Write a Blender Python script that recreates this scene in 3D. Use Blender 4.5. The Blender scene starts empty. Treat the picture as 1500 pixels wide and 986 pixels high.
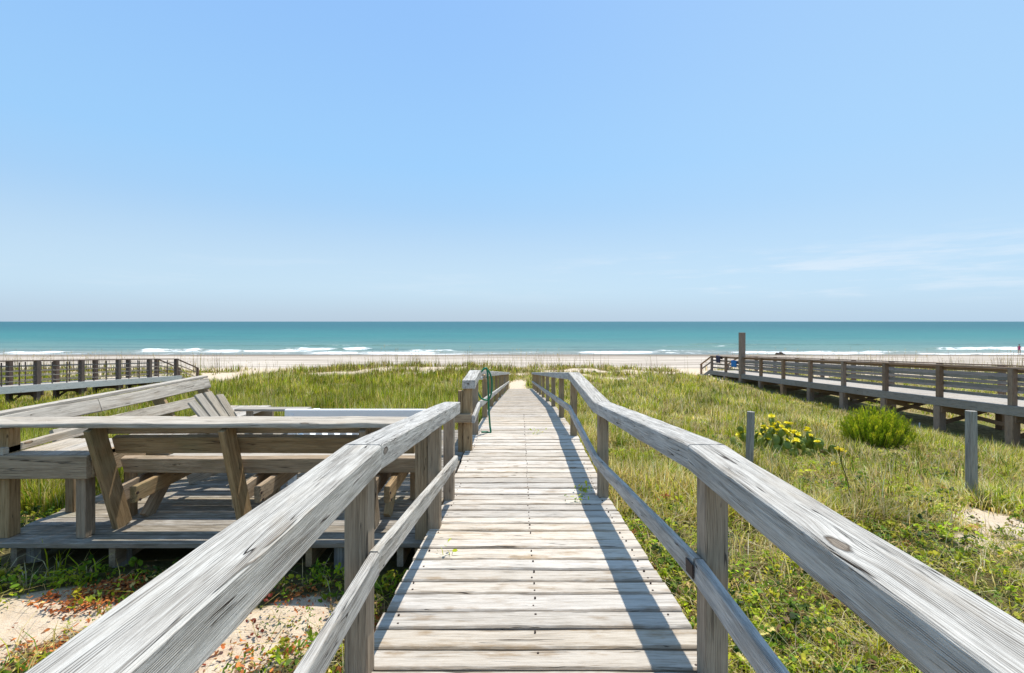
import bpy, math, random
import numpy as np
from mathutils import Vector, Matrix, Quaternion, noise as mnoise

random.seed(7)
rng = np.random.default_rng(11)
scn = bpy.context.scene
COL = scn.collection
EYE = 5.8            # eye height above the sea, metres
F = 706.0            # focal length in pixels of a 1500 px wide picture
VX, VY = 761.0, 471.0

def zd(drop):
    return EYE - drop

# ------------------------------------------------------------------ noise
def _hash(ix, iy, seed):
    h = (ix * 374761393 + iy * 668265263 + seed * 1442695041) & 0xFFFFFFFF
    h = ((h ^ (h >> 13)) * 1274126177) & 0xFFFFFFFF
    return ((h ^ (h >> 16)) & 0xFFFF) / 65535.0

def vnoise(x, y, seed=0):
    x = np.asarray(x, float); y = np.asarray(y, float)
    ix = np.floor(x).astype(np.int64); iy = np.floor(y).astype(np.int64)
    fx = x - ix; fy = y - iy
    fx = fx * fx * (3 - 2 * fx); fy = fy * fy * (3 - 2 * fy)
    a = _hash(ix, iy, seed); b = _hash(ix + 1, iy, seed)
    c = _hash(ix, iy + 1, seed); d = _hash(ix + 1, iy + 1, seed)
    return (a + (b - a) * fx) * (1 - fy) + (c + (d - c) * fx) * fy

def fbm(x, y, seed=0, oct=4):
    s = 0.0; a = 0.5; t = 0.0
    for o in range(oct):
        s = s + a * vnoise(x * 2 ** o, y * 2 ** o, seed + o * 17); t += a; a *= 0.5
    return s / t

def sstep(a, b, x):
    t = np.clip((x - a) / (b - a), 0, 1)
    return t * t * (3 - 2 * t)

# ------------------------------------------------------------------ terrain
XK = np.array([-400, -60, -20, -10, -4, 0, 4, 8, 14, 25, 60, 400], float)
YK = np.array([-40, 0, 3.5, 7, 14, 20, 26, 33, 38, 42, 48, 60, 84, 100, 140], float)
DT = np.array([
 [3.0, 3.0, 2.6, 2.0, 1.70, 1.78, 1.85, 2.0, 2.6, 3.0, 3.0, 3.0],
 [3.1, 3.1, 2.7, 2.05, 1.72, 1.80, 1.88, 2.1, 2.8, 3.1, 3.1, 3.1],
 [3.2, 3.2, 2.8, 2.15, 1.76, 1.82, 1.95, 2.25, 3.0, 3.2, 3.2, 3.2],
 [3.3, 3.3, 3.0, 2.35, 1.92, 1.98, 2.12, 2.5, 3.35, 3.2, 3.2, 3.2],
 [3.5, 3.5, 3.35, 3.0, 2.65, 2.65, 2.75, 3.0, 3.68, 3.35, 3.4, 3.4],
 [3.6, 3.6, 3.5, 3.4, 3.25, 3.28, 3.28, 3.4, 3.85, 3.5, 3.55, 3.55],
 [3.75, 3.75, 3.75, 3.7, 3.68, 3.75, 3.7, 3.75, 3.85, 3.8, 3.8, 3.8],
 [3.85, 3.85, 3.95, 3.88, 3.84, 3.88, 3.80, 3.88, 4.0, 3.9, 3.85, 3.85],
 [3.85, 3.85, 4.05, 3.58, 3.56, 3.95, 3.66, 3.85, 4.05, 3.9, 3.85, 3.85],
 [4.1, 4.1, 4.2, 4.0, 3.95, 4.1, 4.0, 4.1, 4.25, 4.1, 4.1, 4.1],
 [4.45, 4.45, 4.5, 4.45, 4.45, 4.5, 4.45, 4.45, 4.5, 4.45, 4.45, 4.45],
 [4.85] * 12, [5.74] * 12, [6.3] * 12, [9.0] * 12], float)

def gdrop(x, y):
    x = np.asarray(x, float); y = np.asarray(y, float)
    xi = np.clip(np.searchsorted(XK, x) - 1, 0, len(XK) - 2)
    yi = np.clip(np.searchsorted(YK, y) - 1, 0, len(YK) - 2)
    fx = np.clip((x - XK[xi]) / (XK[xi + 1] - XK[xi]), 0, 1)
    fy = np.clip((y - YK[yi]) / (YK[yi + 1] - YK[yi]), 0, 1)
    fx = fx * fx * (3 - 2 * fx) * 0.5 + fx * 0.5
    a = DT[yi, xi]; b = DT[yi, xi + 1]; c = DT[yi + 1, xi]; d = DT[yi + 1, xi + 1]
    return (a + (b - a) * fx) * (1 - fy) + (c + (d - c) * fx) * fy

def gz(x, y):
    x = np.asarray(x, float); y = np.asarray(y, float)
    z = EYE - gdrop(x, y)
    dune = sstep(48, 40, y)
    z = z + (fbm(x * .35, y * .35, 3, 3) - .5) * .28 * dune * sstep(1.0, 4.0, np.abs(x - .07))
    z = z + (fbm(x * 1.7, y * 1.7, 9, 3) - .5) * .07 * dune
    z = z + (fbm(x * .08, y * .3, 21, 3) - .5) * .16 * sstep(42, 52, y) * sstep(84, 76, y)
    z = z + (fbm(x * .9, y * .9, 23, 3) - .5) * .05 * sstep(42, 52, y) * sstep(80, 70, y)
    return z

def hit(px, py):
    """ground point seen at a pixel of the photograph"""
    dx = (px - VX) / F; dz = -(py - VY) / F
    y = 1.0
    while y < 100:
        if zd(0) + dz * y <= float(gz(dx * y, y)): break
        y += .01 + y * .002
    return dx * y, y

# ------------------------------------------------------------------ object helpers
def tag(o, label=None, cat=None, group=None, kind=None):
    if label: o['label'] = label
    if cat: o['category'] = cat
    if group: o['group'] = group
    if kind: o['kind'] = kind
    return o

def empty(name, loc, label, cat, group=None, rz=0):
    o = bpy.data.objects.new(name, None); COL.objects.link(o)
    o.empty_display_size = .2
    o.location = loc; o.rotation_euler = (0, 0, rz)
    return tag(o, label, cat, group)

def link(name, me, mat, parent=None, world=True):
    o = bpy.data.objects.new(name, me); COL.objects.link(o)
    if mat: me.materials.append(mat)
    if parent:
        o.parent = parent
        if world:   # mesh coordinates are world coordinates
            m = Matrix.LocRotScale(parent.location, parent.rotation_euler, None)
            o.matrix_parent_inverse = m.inverted()
    return o

def pymesh(name, V, Fc, smooth=False):
    me = bpy.data.meshes.new(name)
    me.from_pydata([tuple(v) for v in V], [], Fc)
    if smooth:
        me.polygons.foreach_set('use_smooth', [True] * len(me.polygons))
    me.update()
    return me

class Wood:
    """collects timber pieces into one mesh, with grain coordinates for the wood material"""
    def __init__(s): s.V = []; s.F = []; s.G = []; s.R = []; s.E = []
    def board(s, p0, p1, w, t, up=(0, 0, 1), c=.004, n=1, bow=0.0, rough=0.0, k=1, rnd=None, wav=0.0):
        p0 = Vector(p0); p1 = Vector(p1); d = p1 - p0; L = d.length; d.normalize()
        up = Vector(up); side = d.cross(up).normalized(); u2 = side.cross(d).normalized()
        a, b = w / 2, t / 2
        c = min(c, a * .4, b * .4)
        cor = [(a, -b + c), (a, b - c), (a - c, b), (-a + c, b), (-a, b - c), (-a, -b + c), (-a + c, -b), (a - c, -b)]
        sec = []
        for i in range(8):
            q0, q1 = cor[i], cor[(i + 1) % 8]
            kk = k if i % 2 == 0 else 1
            kk = max(1, int(round(kk * (1 if i in (0, 4) else w / max(t, 1e-4))))) if k > 1 and i % 2 == 0 else 1
            for j in range(kk):
                f = j / kk
                sec.append((q0[0] + (q1[0] - q0[0]) * f, q0[1] + (q1[1] - q0[1]) * f))
        m = len(sec)
        off = Vector((random.uniform(0, 60), random.uniform(0, 60), random.uniform(0, 60)))
        r = random.random() if rnd is None else rnd
        base = len(s.V); ph = random.uniform(0, 6.28)
        for i in range(n + 1):
            f = i / n; q = p0 + d * (L * f)
            bz = bow * math.sin(math.pi * f) + wav * math.sin(ph + f * 5.1)
            for (x, y) in sec:
                v = q + side * x + u2 * (y + bz)
                g = Vector((L * f, x, y)) + off
                if rough:
                    nn = mnoise.noise(Vector((g.x * 1.6, g.y * 14, g.z * 14)))
                    n2 = mnoise.noise(Vector((g.x * 5, g.y * 60, g.z * 60)))
                    e = (abs(x) / a + abs(y) / b) - 1.0   # near an arris
                    v = v + (side * (x / a) + u2 * (y / b)) * (rough * (nn * .9 + n2 * .35) * (.35 + max(0, e) * 1.3) - rough * .3 * max(0, e))
                s.V.append(v); s.G.append(g); s.R.append(r); s.E.append(abs(x) / a)
        for i in range(n):
            for j in range(m):
                j2 = (j + 1) % m
                s.F.append((base + i * m + j, base + i * m + j2, base + (i + 1) * m + j2, base + (i + 1) * m + j))
        s.F.append(tuple(base + j for j in range(m - 1, -1, -1)))
        s.F.append(tuple(base + n * m + j for j in range(m)))
    def post(s, x0, x1, y0, y1, z0, z1, c=.005, n=1, tilt=(0, 0), rnd=None):
        p0 = Vector(((x0 + x1) / 2, (y0 + y1) / 2, z0)); p1 = Vector(((x0 + x1) / 2 + tilt[0], (y0 + y1) / 2 + tilt[1], z1))
        # side axis = d x up, with up = +y  -> side along -x
        s.board(p0, p1, abs(x1 - x0), abs(y1 - y0), up=(0, 1, 0), c=c, n=n, rnd=rnd)
    def pole(s, p0, p1, r0, r1, seg=12, n=6, rnd=None):
        p0 = Vector(p0); p1 = Vector(p1); d = (p1 - p0); L = d.length; d.normalize()
        a = d.orthogonal().normalized(); b = d.cross(a)
        off = Vector((random.uniform(0, 60), random.uniform(0, 60), random.uniform(0, 60)))
        r = random.random() if rnd is None else rnd
        base = len(s.V)
        for i in range(n + 1):
            f = i / n; rr = r0 + (r1 - r0) * f
            for j in range(seg):
                t = j / seg * math.tau
                w = rr * (1 + .05 * math.sin(3 * t + off.x) + .03 * math.sin(7 * t + off.y + f * 2))
                s.V.append(p0 + d * (L * f) + a * (w * math.cos(t)) + b * (w * math.sin(t)))
                s.G.append(Vector((L * f, rr * math.cos(t), rr * math.sin(t))) + off); s.R.append(r); s.E.append(0.0)
        for i in range(n):
            for j in range(seg):
                j2 = (j + 1) % seg
                s.F.append((base + i * seg + j, base + i * seg + j2, base + (i + 1) * seg + j2, base + (i + 1) * seg + j))
        s.F.append(tuple(base + j for j in range(seg - 1, -1, -1)))
        s.F.append(tuple(base + n * seg + j for j in range(seg)))
    def build(s, name, mat, parent=None):
        me = pymesh(name, s.V, s.F)
        at = me.attributes.new('gc', 'FLOAT_VECTOR', 'POINT')
        at.data.foreach_set('vector', np.array([tuple(g) for g in s.G], np.float32).ravel())
        ar = me.attributes.new('rnd', 'FLOAT', 'POINT')
        ar.data.foreach_set('value', np.array(s.R, np.float32))
        ae = me.attributes.new('ed', 'FLOAT', 'POINT')
        ae.data.foreach_set('value', np.array(s.E, np.float32))
        return link(name, me, mat, parent)

def one(name, mat, parent, *a, **k):
    w = Wood(); w.board(*a, **k); return w.build(name, mat, parent)
def onepost(name, mat, parent, *a, **k):
    w = Wood(); w.post(*a, **k); return w.build(name, mat, parent)

def tube_mesh(pts, r, seg=8, V=None, Fc=None, taper=None):
    V = [] if V is None else V; Fc = [] if Fc is None else Fc
    pts = [Vector(p) for p in pts]; base = len(V); n = len(pts)
    a = None
    for i, p in enumerate(pts):
        d = (pts[min(i + 1, n - 1)] - pts[max(i - 1, 0)]).normalized()
        if a is None: a = d.orthogonal().normalized()
        a = (a - d * a.dot(d)).normalized(); b = d.cross(a)
        rr = r if taper is None else r * (1 + (taper - 1) * i / (n - 1))
        for j in range(seg):
            t = j / seg * math.tau
            V.append(p + a * (rr * math.cos(t)) + b * (rr * math.sin(t)))
    for i in range(n - 1):
        for j in range(seg):
            j2 = (j + 1) % seg
            Fc.append((base + i * seg + j, base + i * seg + j2, base + (i + 1) * seg + j2, base + (i + 1) * seg + j))
    Fc.append(tuple(base + j for j in range(seg - 1, -1, -1)))
    Fc.append(tuple(base + (n - 1) * seg + j for j in range(seg)))
    return V, Fc

def smooth_path(pts, n=8):
    pts = [Vector(p) for p in pts]; out = []
    P = [pts[0]] + pts + [pts[-1]]
    for i in range(1, len(P) - 2):
        for k in range(n):
            t = k / n; a, b, c, d = P[i - 1], P[i], P[i + 1], P[i + 2]
            out.append(.5 * ((2 * b) + (c - a) * t + (2 * a - 5 * b + 4 * c - d) * t * t + (3 * b - a - 3 * c + d) * t ** 3))
    out.append(pts[-1]); return out

# ------------------------------------------------------------------ materials
def newmat(name):
    m = bpy.data.materials.new(name); m.use_nodes = True
    nt = m.node_tree; nt.nodes.clear()
    out = nt.nodes.new('ShaderNodeOutputMaterial')
    return m, nt, out

class NT:
    def __init__(s, nt): s.nt = nt
    def n(s, t, **k):
        q = s.nt.nodes.new(t)
        for a, b in k.items(): setattr(q, a, b)
        return q
    def set(s, sock, v):
        if isinstance(v, bpy.types.NodeSocket): s.nt.links.new(v, sock)
        else:
            if hasattr(sock.default_value, '__len__') and len(sock.default_value) == 4 and len(v) == 3: v = (*v, 1)
            sock.default_value = v
    def math(s, op, a, b=None, c=None, clamp=False):
        q = s.n('ShaderNodeMath', operation=op, use_clamp=clamp)
        s.set(q.inputs[0], a)
        if b is not None: s.set(q.inputs[1], b)
        if c is not None: s.set(q.inputs[2], c)
        return q.outputs[0]
    def vmul(s, v, k):
        q = s.n('ShaderNodeVectorMath', operation='MULTIPLY'); s.set(q.inputs[0], v); s.set(q.inputs[1], k); return q.outputs[0]
    def noise(s, v, scale=1.0, detail=3.0, rough=.55, dist=0.0):
        q = s.n('ShaderNodeTexNoise'); s.set(q.inputs['Vector'], v); q.inputs['Scale'].default_value = scale
        q.inputs['Detail'].default_value = detail; q.inputs['Roughness'].default_value = rough; q.inputs['Distortion'].default_value = dist
        return q.outputs['Fac']
    def map(s, v, a, b, c=0.0, d=1.0, smooth=True):
        q = s.n('ShaderNodeMapRange', interpolation_type='SMOOTHSTEP' if smooth else 'LINEAR')
        s.set(q.inputs[0], v); q.inputs[1].default_value = a; q.inputs[2].default_value = b
        q.inputs[3].default_value = c; q.inputs[4].default_value = d
        return q.outputs[0]
    def mix(s, f, a, b, mode='MIX'):
        q = s.n('ShaderNodeMix', data_type='RGBA', blend_type=mode)
        s.set(q.inputs[0], f); s.set(q.inputs[6], a); s.set(q.inputs[7], b); return q.outputs[2]
    def attr(s, name, what='Vector'):
        q = s.n('ShaderNodeAttribute', attribute_name=name); return q.outputs[what]
    def sep(s, v):
        q = s.n('ShaderNodeSeparateXYZ'); s.set(q.inputs[0], v); return q.outputs
    def comb(s, x, y, z):
        q = s.n('ShaderNodeCombineXYZ'); s.set(q.inputs[0], x); s.set(q.inputs[1], y); s.set(q.inputs[2], z); return q.outputs[0]
    def bump(s, h, strength=.5, dist=.01):
        q = s.n('ShaderNodeBump'); s.set(q.inputs['Height'], h); q.inputs['Strength'].default_value = strength; q.inputs['Distance'].default_value = dist
        return q.outputs[0]

def wood_mat(name, light, mid, dark, stain=(.20, .13, .07), stain_amt=.3, var=.35, bumpd=.004, rough=.85, crack=.8, green=0.0, ringk=.45, edge=0.0, f=1.0):
    m, nt, out = newmat(name); N = NT(nt)
    gc = N.attr('gc'); rnd = N.attr('rnd', 'Fac')
    x, y, z = N.sep(gc)
    def stretched(yv, zv, fx, fy, detail, rough_=.55):
        return N.noise(N.comb(N.math('MULTIPLY', x, fx), N.math('MULTIPLY', yv, fy), N.math('MULTIPLY', zv, fy)), 1, detail, rough_)
    # knots: sparse oval cells, a little longer along the grain
    vo = N.n('ShaderNodeTexVoronoi', feature='F1'); N.set(vo.inputs['Vector'], N.comb(N.math('MULTIPLY', x, 2.0), N.math('MULTIPLY', y, 5.0), N.math('MULTIPLY', z, 5.0)))
    vo.inputs['Scale'].default_value = 1.0
    cr = N.sep(vo.outputs['Color'])
    gate = N.math('GREATER_THAN', cr[0], .48)
    kd = N.math('ADD', vo.outputs['Distance'], N.math('MULTIPLY', N.math('SUBTRACT', N.noise(gc, 30, 3), .5), .05))
    knot_wide = N.math('MULTIPLY', N.map(kd, .30, .04), gate)
    ksz = N.math('ADD', .035, N.math('MULTIPLY', cr[1], .06))
    knot = N.math('MULTIPLY', N.math('LESS_THAN', kd, ksz), gate)
    krim = N.math('MULTIPLY', N.map(N.math('ABSOLUTE', N.math('SUBTRACT', kd, ksz)), .022, .004), gate)
    # the grain wanders and bends round the knots
    wander = N.math('SUBTRACT', stretched(y, z, 2.2, 7, 2), .5)
    yy = N.math('ADD', y, N.math('ADD', N.math('MULTIPLY', wander, .018), N.math('MULTIPLY', knot_wide, .014)))
    zz = N.math('ADD', z, N.math('MULTIPLY', wander, .012))
    fine = stretched(yy, zz, 7.0, 300 * f, 4, .65)
    med = stretched(yy, zz, 3.2, 95 * f, 4, .6)
    big = stretched(yy, zz, 3.5, 16, 4, .62)
    blotch = N.noise(N.comb(N.math('MULTIPLY', x, 5), N.math('MULTIPLY', y, 9), N.math('MULTIPLY', z, 9)), 1, 4, .6)
    # open checks: short thin cracks along the grain
    chk = stretched(yy, zz, 1.6, 48, 1.0, .5)
    line = N.map(N.math('ABSOLUTE', N.math('SUBTRACT', chk, .5)), .016, .004)
    line = N.math('MULTIPLY', line, N.map(stretched(yy, zz, 3.6, 20, 2), .54, .62))
    # growth rings: narrow late-wood lines, uneven in strength and spacing
    pn = stretched(yy, zz, .8, 18, 2, .5)
    ring = N.math('SINE', N.math('ADD', N.math('ADD', N.math('MULTIPLY', yy, 900 * f), N.math('MULTIPLY', zz, 1050 * f)), N.math('MULTIPLY', pn, 34)))
    ring = N.math('MULTIPLY', N.map(ring, .2, .98), N.map(stretched(yy, zz, 3.0, 40, 4, .65), .42, .64))
    tone = N.math('ADD', N.math('ADD', N.math('MULTIPLY', fine, .45), N.math('MULTIPLY', med, .35)), N.math('MULTIPLY', blotch, .20))
    c = N.mix(N.map(tone, .41, .57), mid, light)
    c = N.mix(N.math('MULTIPLY', N.map(tone, .44, .35), .8), c, dark)
    c = N.mix(N.math('MULTIPLY', ring, ringk), c, dark)
    c = N.mix(N.math('MULTIPLY', N.map(N.math('ADD', N.math('MULTIPLY', big, .6), N.math('MULTIPLY', blotch, .4)), .50, .66), stain_amt), c, stain)
    if green:
        c = N.mix(N.math('MULTIPLY', N.map(N.noise(gc, 2.3, 3), .52, .7), green), c, (.12, .16, .09))
    if edge:
        ed = N.math('ADD', N.attr('ed', 'Fac'), N.math('MULTIPLY', N.math('SUBTRACT', stretched(y, z, 6, 30, 4, .65), .5), .9))
        c = N.mix(N.math('MULTIPLY', N.map(ed, .72, 1.02), edge), c, (stain[0] * .6, stain[1] * .6, stain[2] * .6))
    kcol = (dark[0] * 1.15, dark[1] * .95, dark[2] * .75)
    c = N.mix(N.math('MULTIPLY', knot, .72), c, kcol)
    c = N.mix(N.math('MULTIPLY', krim, .6), c, (.05, .038, .028))
    c = N.mix(N.math('MULTIPLY', line, crack), c, (.04, .032, .025))
    v = N.math('ADD', 1 - var / 2, N.math('MULTIPLY', rnd, var))
    hs = N.n('ShaderNodeHueSaturation'); N.set(hs.inputs['Color'], c); N.set(hs.inputs['Value'], v)
    N.set(hs.inputs['Saturation'], N.math('ADD', .8, N.math('MULTIPLY', N.math('FRACT', N.math('MULTIPLY', rnd, 7.3)), .5)))
    h = N.math('SUBTRACT', N.math('ADD', N.math('MULTIPLY', fine, .5), N.math('MULTIPLY', med, .6)), N.math('ADD', N.math('MULTIPLY', line, .9), N.math('ADD', N.math('MULTIPLY', ring, .4), N.math('MULTIPLY', krim, .5))))
    b = N.n('ShaderNodeBsdfPrincipled'); N.set(b.inputs['Base Color'], hs.outputs[0]); b.inputs['Roughness'].default_value = rough
    b.inputs['Specular IOR Level'].default_value = .2
    N.set(b.inputs['Normal'], N.bump(h, 1.0, bumpd))
    nt.links.new(b.outputs[0], out.inputs[0])
    return m

def plain(name, col, rough=.6, var=.15, scale=12, spec=.4, metal=0, bumpd=0):
    m, nt, out = newmat(name); N = NT(nt)
    tc = N.n('ShaderNodeTexCoord').outputs['Object']
    nz = N.noise(tc, scale, 4)
    c = N.mix(nz, tuple(v * (1 - var) for v in col), tuple(min(1, v * (1 + var)) for v in col))
    b = N.n('ShaderNodeBsdfPrincipled'); N.set(b.inputs['Base Color'], c); b.inputs['Roughness'].default_value = rough
    b.inputs['Specular IOR Level'].default_value = spec; b.inputs['Metallic'].default_value = metal
    if bumpd: N.set(b.inputs['Normal'], N.bump(nz, 1, bumpd))
    nt.links.new(b.outputs[0], out.inputs[0]); return m

def leaf_mat(name, transl=.35, rough=.55, spec=.25):
    m, nt, out = newmat(name); N = NT(nt)
    c = N.attr('Col', 'Color')
    b = N.n('ShaderNodeBsdfPrincipled'); N.set(b.inputs['Base Color'], c); b.inputs['Roughness'].default_value = rough
    b.inputs['Specular IOR Level'].default_value = spec
    t = N.n('ShaderNodeBsdfTranslucent'); N.set(t.inputs['Color'], c)
    mx = N.n('ShaderNodeMixShader'); mx.inputs[0].default_value = transl
    nt.links.new(b.outputs[0], mx.inputs[1]); nt.links.new(t.outputs[0], mx.inputs[2]); nt.links.new(mx.outputs[0], out.inputs[0])
    return m

M = {}
M['deck'] = wood_mat('bleached_deck_wood', (.59, .535, .465), (.455, .40, .335), (.19, .145, .10), stain=(.29, .205, .125), stain_amt=.75, var=.32, bumpd=.0035, crack=.9, ringk=.22, edge=.55)
M['rail'] = wood_mat('silver_grey_wood', (.57, .545, .50), (.375, .35, .315), (.125, .108, .09), stain=(.27, .215, .155), stain_amt=.35, var=.10, bumpd=.006, crack=1.0, ringk=.8, f=1.35)
M['post'] = wood_mat('weathered_post_wood', (.41, .31, .205), (.285, .21, .135), (.115, .078, .048), stain=(.16, .10, .055), stain_amt=.4, var=.2, bumpd=.004)
M['bench'] = wood_mat('bench_wood', (.42, .315, .21), (.295, .215, .135), (.10, .07, .042), stain=(.15, .105, .05), stain_amt=.45, var=.28, bumpd=.004, green=.25)
M['benchtop'] = wood_mat('bench_top_wood', (.53, .475, .40), (.40, .35, .29), (.16, .12, .085), stain=(.26, .19, .12), stain_amt=.4, var=.15, bumpd=.005)
M['platform'] = wood_mat('platform_wood', (.46, .42, .36), (.34, .30, .25), (.13, .105, .08), stain=(.22, .17, .11), stain_amt=.45, var=.3, bumpd=.004, green=.25, edge=.6)
M['chair'] = wood_mat('chair_wood', (.41, .36, .29), (.30, .26, .21), (.13, .105, .08), stain_amt=.2, var=.15, bumpd=.003)
M['stake'] = wood_mat('stake_wood', (.38, .355, .315), (.27, .25, .22), (.11, .095, .08), stain_amt=.2, var=.15, bumpd=.005)
M['brown'] = wood_mat('dark_brown_wood', (.31, .22, .16), (.22, .15, .105), (.10, .065, .042), stain_amt=.25, var=.3, bumpd=.004)
M['bluegrey'] = wood_mat('grey_board_wood', (.31, .275, .24), (.225, .20, .175), (.10, .085, .07), stain=(.19, .135, .09), stain_amt=.35, var=.25, bumpd=.004)
M['paleedge'] = wood_mat('pale_edge_wood', (.55, .56, .55), (.46, .47, .46), (.30, .30, .29), stain_amt=.1, var=.1, bumpd=.003)
M['darkpost'] = wood_mat('dark_post_wood', (.16, .12, .10), (.11, .08, .066), (.055, .04, .032), stain_amt=.2, var=.25, bumpd=.004)
M['greendeck'] = wood_mat('far_deck_wood', (.46, .42, .37), (.37, .33, .285), (.20, .165, .13), stain_amt=.25, var=.2)
M['white'] = plain('white_paint', (.78, .78, .76), .5, .05, 6)
M['nail'] = plain('rusty_nail', (.05, .03, .022), .7, .3, 40)
M['hose'] = plain('green_hose', (.012, .17, .085), .4, .15, 20)
M['brass'] = plain('worn_brass', (.42, .30, .17), .4, .2, 30, metal=.8)
M['pipe'] = plain('white_plastic', (.62, .60, .56), .5, .05)
M['leaf'] = leaf_mat('foliage', .45)
M['grass'] = leaf_mat('grass_blades', .5, .6, .15)
M['litter'] = leaf_mat('dry_leaves', .2, .8, .1)

# ------------------------------------------------------------------ world and sun
SUN = Vector((.165, .32, 1.0)).normalized()
elev = math.asin(SUN.z); azim = math.atan2(SUN.x, SUN.y)
w = bpy.data.worlds.new('World'); scn.world = w; w.use_nodes = True
nt = w.node_tree; nt.nodes.clear(); N = NT(nt)
sky = N.n('ShaderNodeTexSky', sky_type='NISHITA'); sky.sun_disc = False
sky.sun_elevation = elev; sky.sun_rotation = azim
sky.air_density = 1.0; sky.dust_density = 1.2; sky.ozone_density = 2.2; sky.altitude = 0
d = N.n('ShaderNodeTexCoord').outputs['Generated']
dx, dy, dz = N.sep(d)
hs = N.n('ShaderNodeHueSaturation'); hs.inputs['Saturation'].default_value = 1.0; hs.inputs['Value'].default_value = 1.0
nt.links.new(sky.outputs[0], hs.inputs['Color'])
# thin cloud streaks low over the sea
cl = N.noise(N.comb(N.math('MULTIPLY', dx, 3.2), N.math('MULTIPLY', dy, 3.2), N.math('MULTIPLY', dz, 34)), 1, 6, .62)
cl2 = N.noise(N.comb(N.math('MULTIPLY', dx, 9.0), N.math('MULTIPLY', dy, 9.0), N.math('MULTIPLY', dz, 60)), 1, 5, .6)
band = N.math('MULTIPLY', N.map(dz, .02, .07), N.map(dz, .17, .09))
side = N.map(dx, -.1, .5, .22, 1.0)
cm = N.math('MULTIPLY', N.math('MULTIPLY', N.map(N.math('ADD', N.math('MULTIPLY', cl, .7), N.math('MULTIPLY', cl2, .3)), .50, .66), band), N.math('MULTIPLY', side, .48))
tint = N.mix(N.map(dz, .0, .30, smooth=False), (3.75, 4.85, 6.0), (2.55, 4.75, 7.3))
tint = N.mix(N.math('MULTIPLY', N.map(dz, .005, .07), N.map(dz, .24, .07)), tint, (4.0, 5.45, 6.75))
tint = N.mix(N.map(dz, .25, .60), tint, (2.15, 4.1, 7.3))
tint = N.mix(N.map(dx, -.2, .8, 0, .5), tint, (3.5, 5.3, 7.1))
skyb = N.mix(.82, hs.outputs[0], tint)
skyc = N.mix(cm, skyb, (5.9, 6.4, 7.0))
bg = N.n('ShaderNodeBackground'); bg.inputs['Strength'].default_value = .13
nt.links.new(skyc, bg.inputs['Color'])
wo = N.n('ShaderNodeOutputWorld'); nt.links.new(bg.outputs[0], wo.inputs[0])
sl = bpy.data.lights.new('sun', 'SUN'); sl.energy = 5.0; sl.angle = math.radians(.55); sl.color = (1.0, .95, .86)
so = bpy.data.objects.new('sun', sl); COL.objects.link(so); so.location = (10, 20, 60)
so.rotation_euler = (-SUN).to_track_quat('-Z', 'Y').to_euler()

# ------------------------------------------------------------------ camera
cam = bpy.data.cameras.new('camera'); co = bpy.data.objects.new('camera', cam); COL.objects.link(co)
co.location = (0, 0, EYE); co.rotation_euler = (math.radians(90), 0, 0)
cam.sensor_width = 36; cam.lens = F / 1500 * 36
cam.shift_x = -(VX - 750) / 1500; cam.shift_y = -(493 - VY) / 1500
cam.clip_start = .05; cam.clip_end = 100000
scn.camera = co
scn.view_settings.view_transform = 'Standard'; scn.view_settings.look = 'None'
scn.view_settings.gamma = 1; scn.view_settings.use_curve_mapping = False
scn.view_settings.exposure = 0.12

# ------------------------------------------------------------------ vegetation masks (world space, true ground cover)
def path_mask(x, y):
    """1 on bare sand tracks and bare patches"""
    m = sstep(.75, .30, np.abs(x - .05 + .25 * np.sin(y * .5))) * sstep(25.5, 26.3, y) * (1 - .8 * sstep(29.5, 33, y))
    m = np.maximum(m, sstep(2.6, 1.2, np.abs(x + 20.6 + .06 * (y - 30))) * sstep(28.5, 31, y))
    m = np.maximum(m, sstep(2.2, 1.0, np.abs(x - 14.4)) * sstep(35.5, 37, y))
    return m
SANDBLOBS = []
for (px, py, r, s) in [(60, 900, .50, 1), (20, 925, .4, 1), (120, 890, .35, 1), (395, 925, .34, .95), (350, 965, .3, .9), (430, 900, .25, .8),
                       (1475, 770, .55, 1), (1440, 755, .35, .8), (1330, 720, .4, .35), (1460, 800, .3, .6)]:
    bx, by = hit(px, py); SANDBLOBS.append((bx, by, r, s))
def bare(x, y):
    m = path_mask(x, y)
    for (bx, by, r, s) in SANDBLOBS:
        dd = np.hypot(x - bx, (y - by) * 1.25) / r + (fbm(x * 3, y * 3, 77, 3) - .5) * .9
        m = np.maximum(m, s * sstep(1.15, .7, dd))
    cr = sstep(.50, .60, fbm(x * .45, y * .9, 31, 4)) * sstep(30, 34, y) * sstep(44, 37, y)
    return np.maximum(m, cr)
def vegmask(x, y):
    edge = 41.5 + (fbm(x * .25, x * 0 + 3.3, 5, 4) - .5) * 5
    return (1 - bare(x, y)) * sstep(edge + 1.2, edge - 1.2, y)

# ------------------------------------------------------------------ ground
def axis(dense0, dense1, step, lo, hi, g=1.09):
    a = list(np.arange(dense0, dense1 + 1e-6, step)); s = step
    while a[-1] < hi: s *= g; a.append(a[-1] + s)
    s = step; b = []
    q = dense0
    while q > lo: s *= g; q -= s; b.append(q)
    return np.array(b[::-1] + a)
gx = axis(-7, 9, .1, -900, 900, 1.045); gy = axis(-.5, 8, .1, -60, 150, 1.035)
GX, GY = np.meshgrid(gx, gy); GZ = gz(GX, GY)
GZ = np.where(GY > 84, np.minimum(GZ, -.02 - (GY - 84) * .02), GZ)

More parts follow.
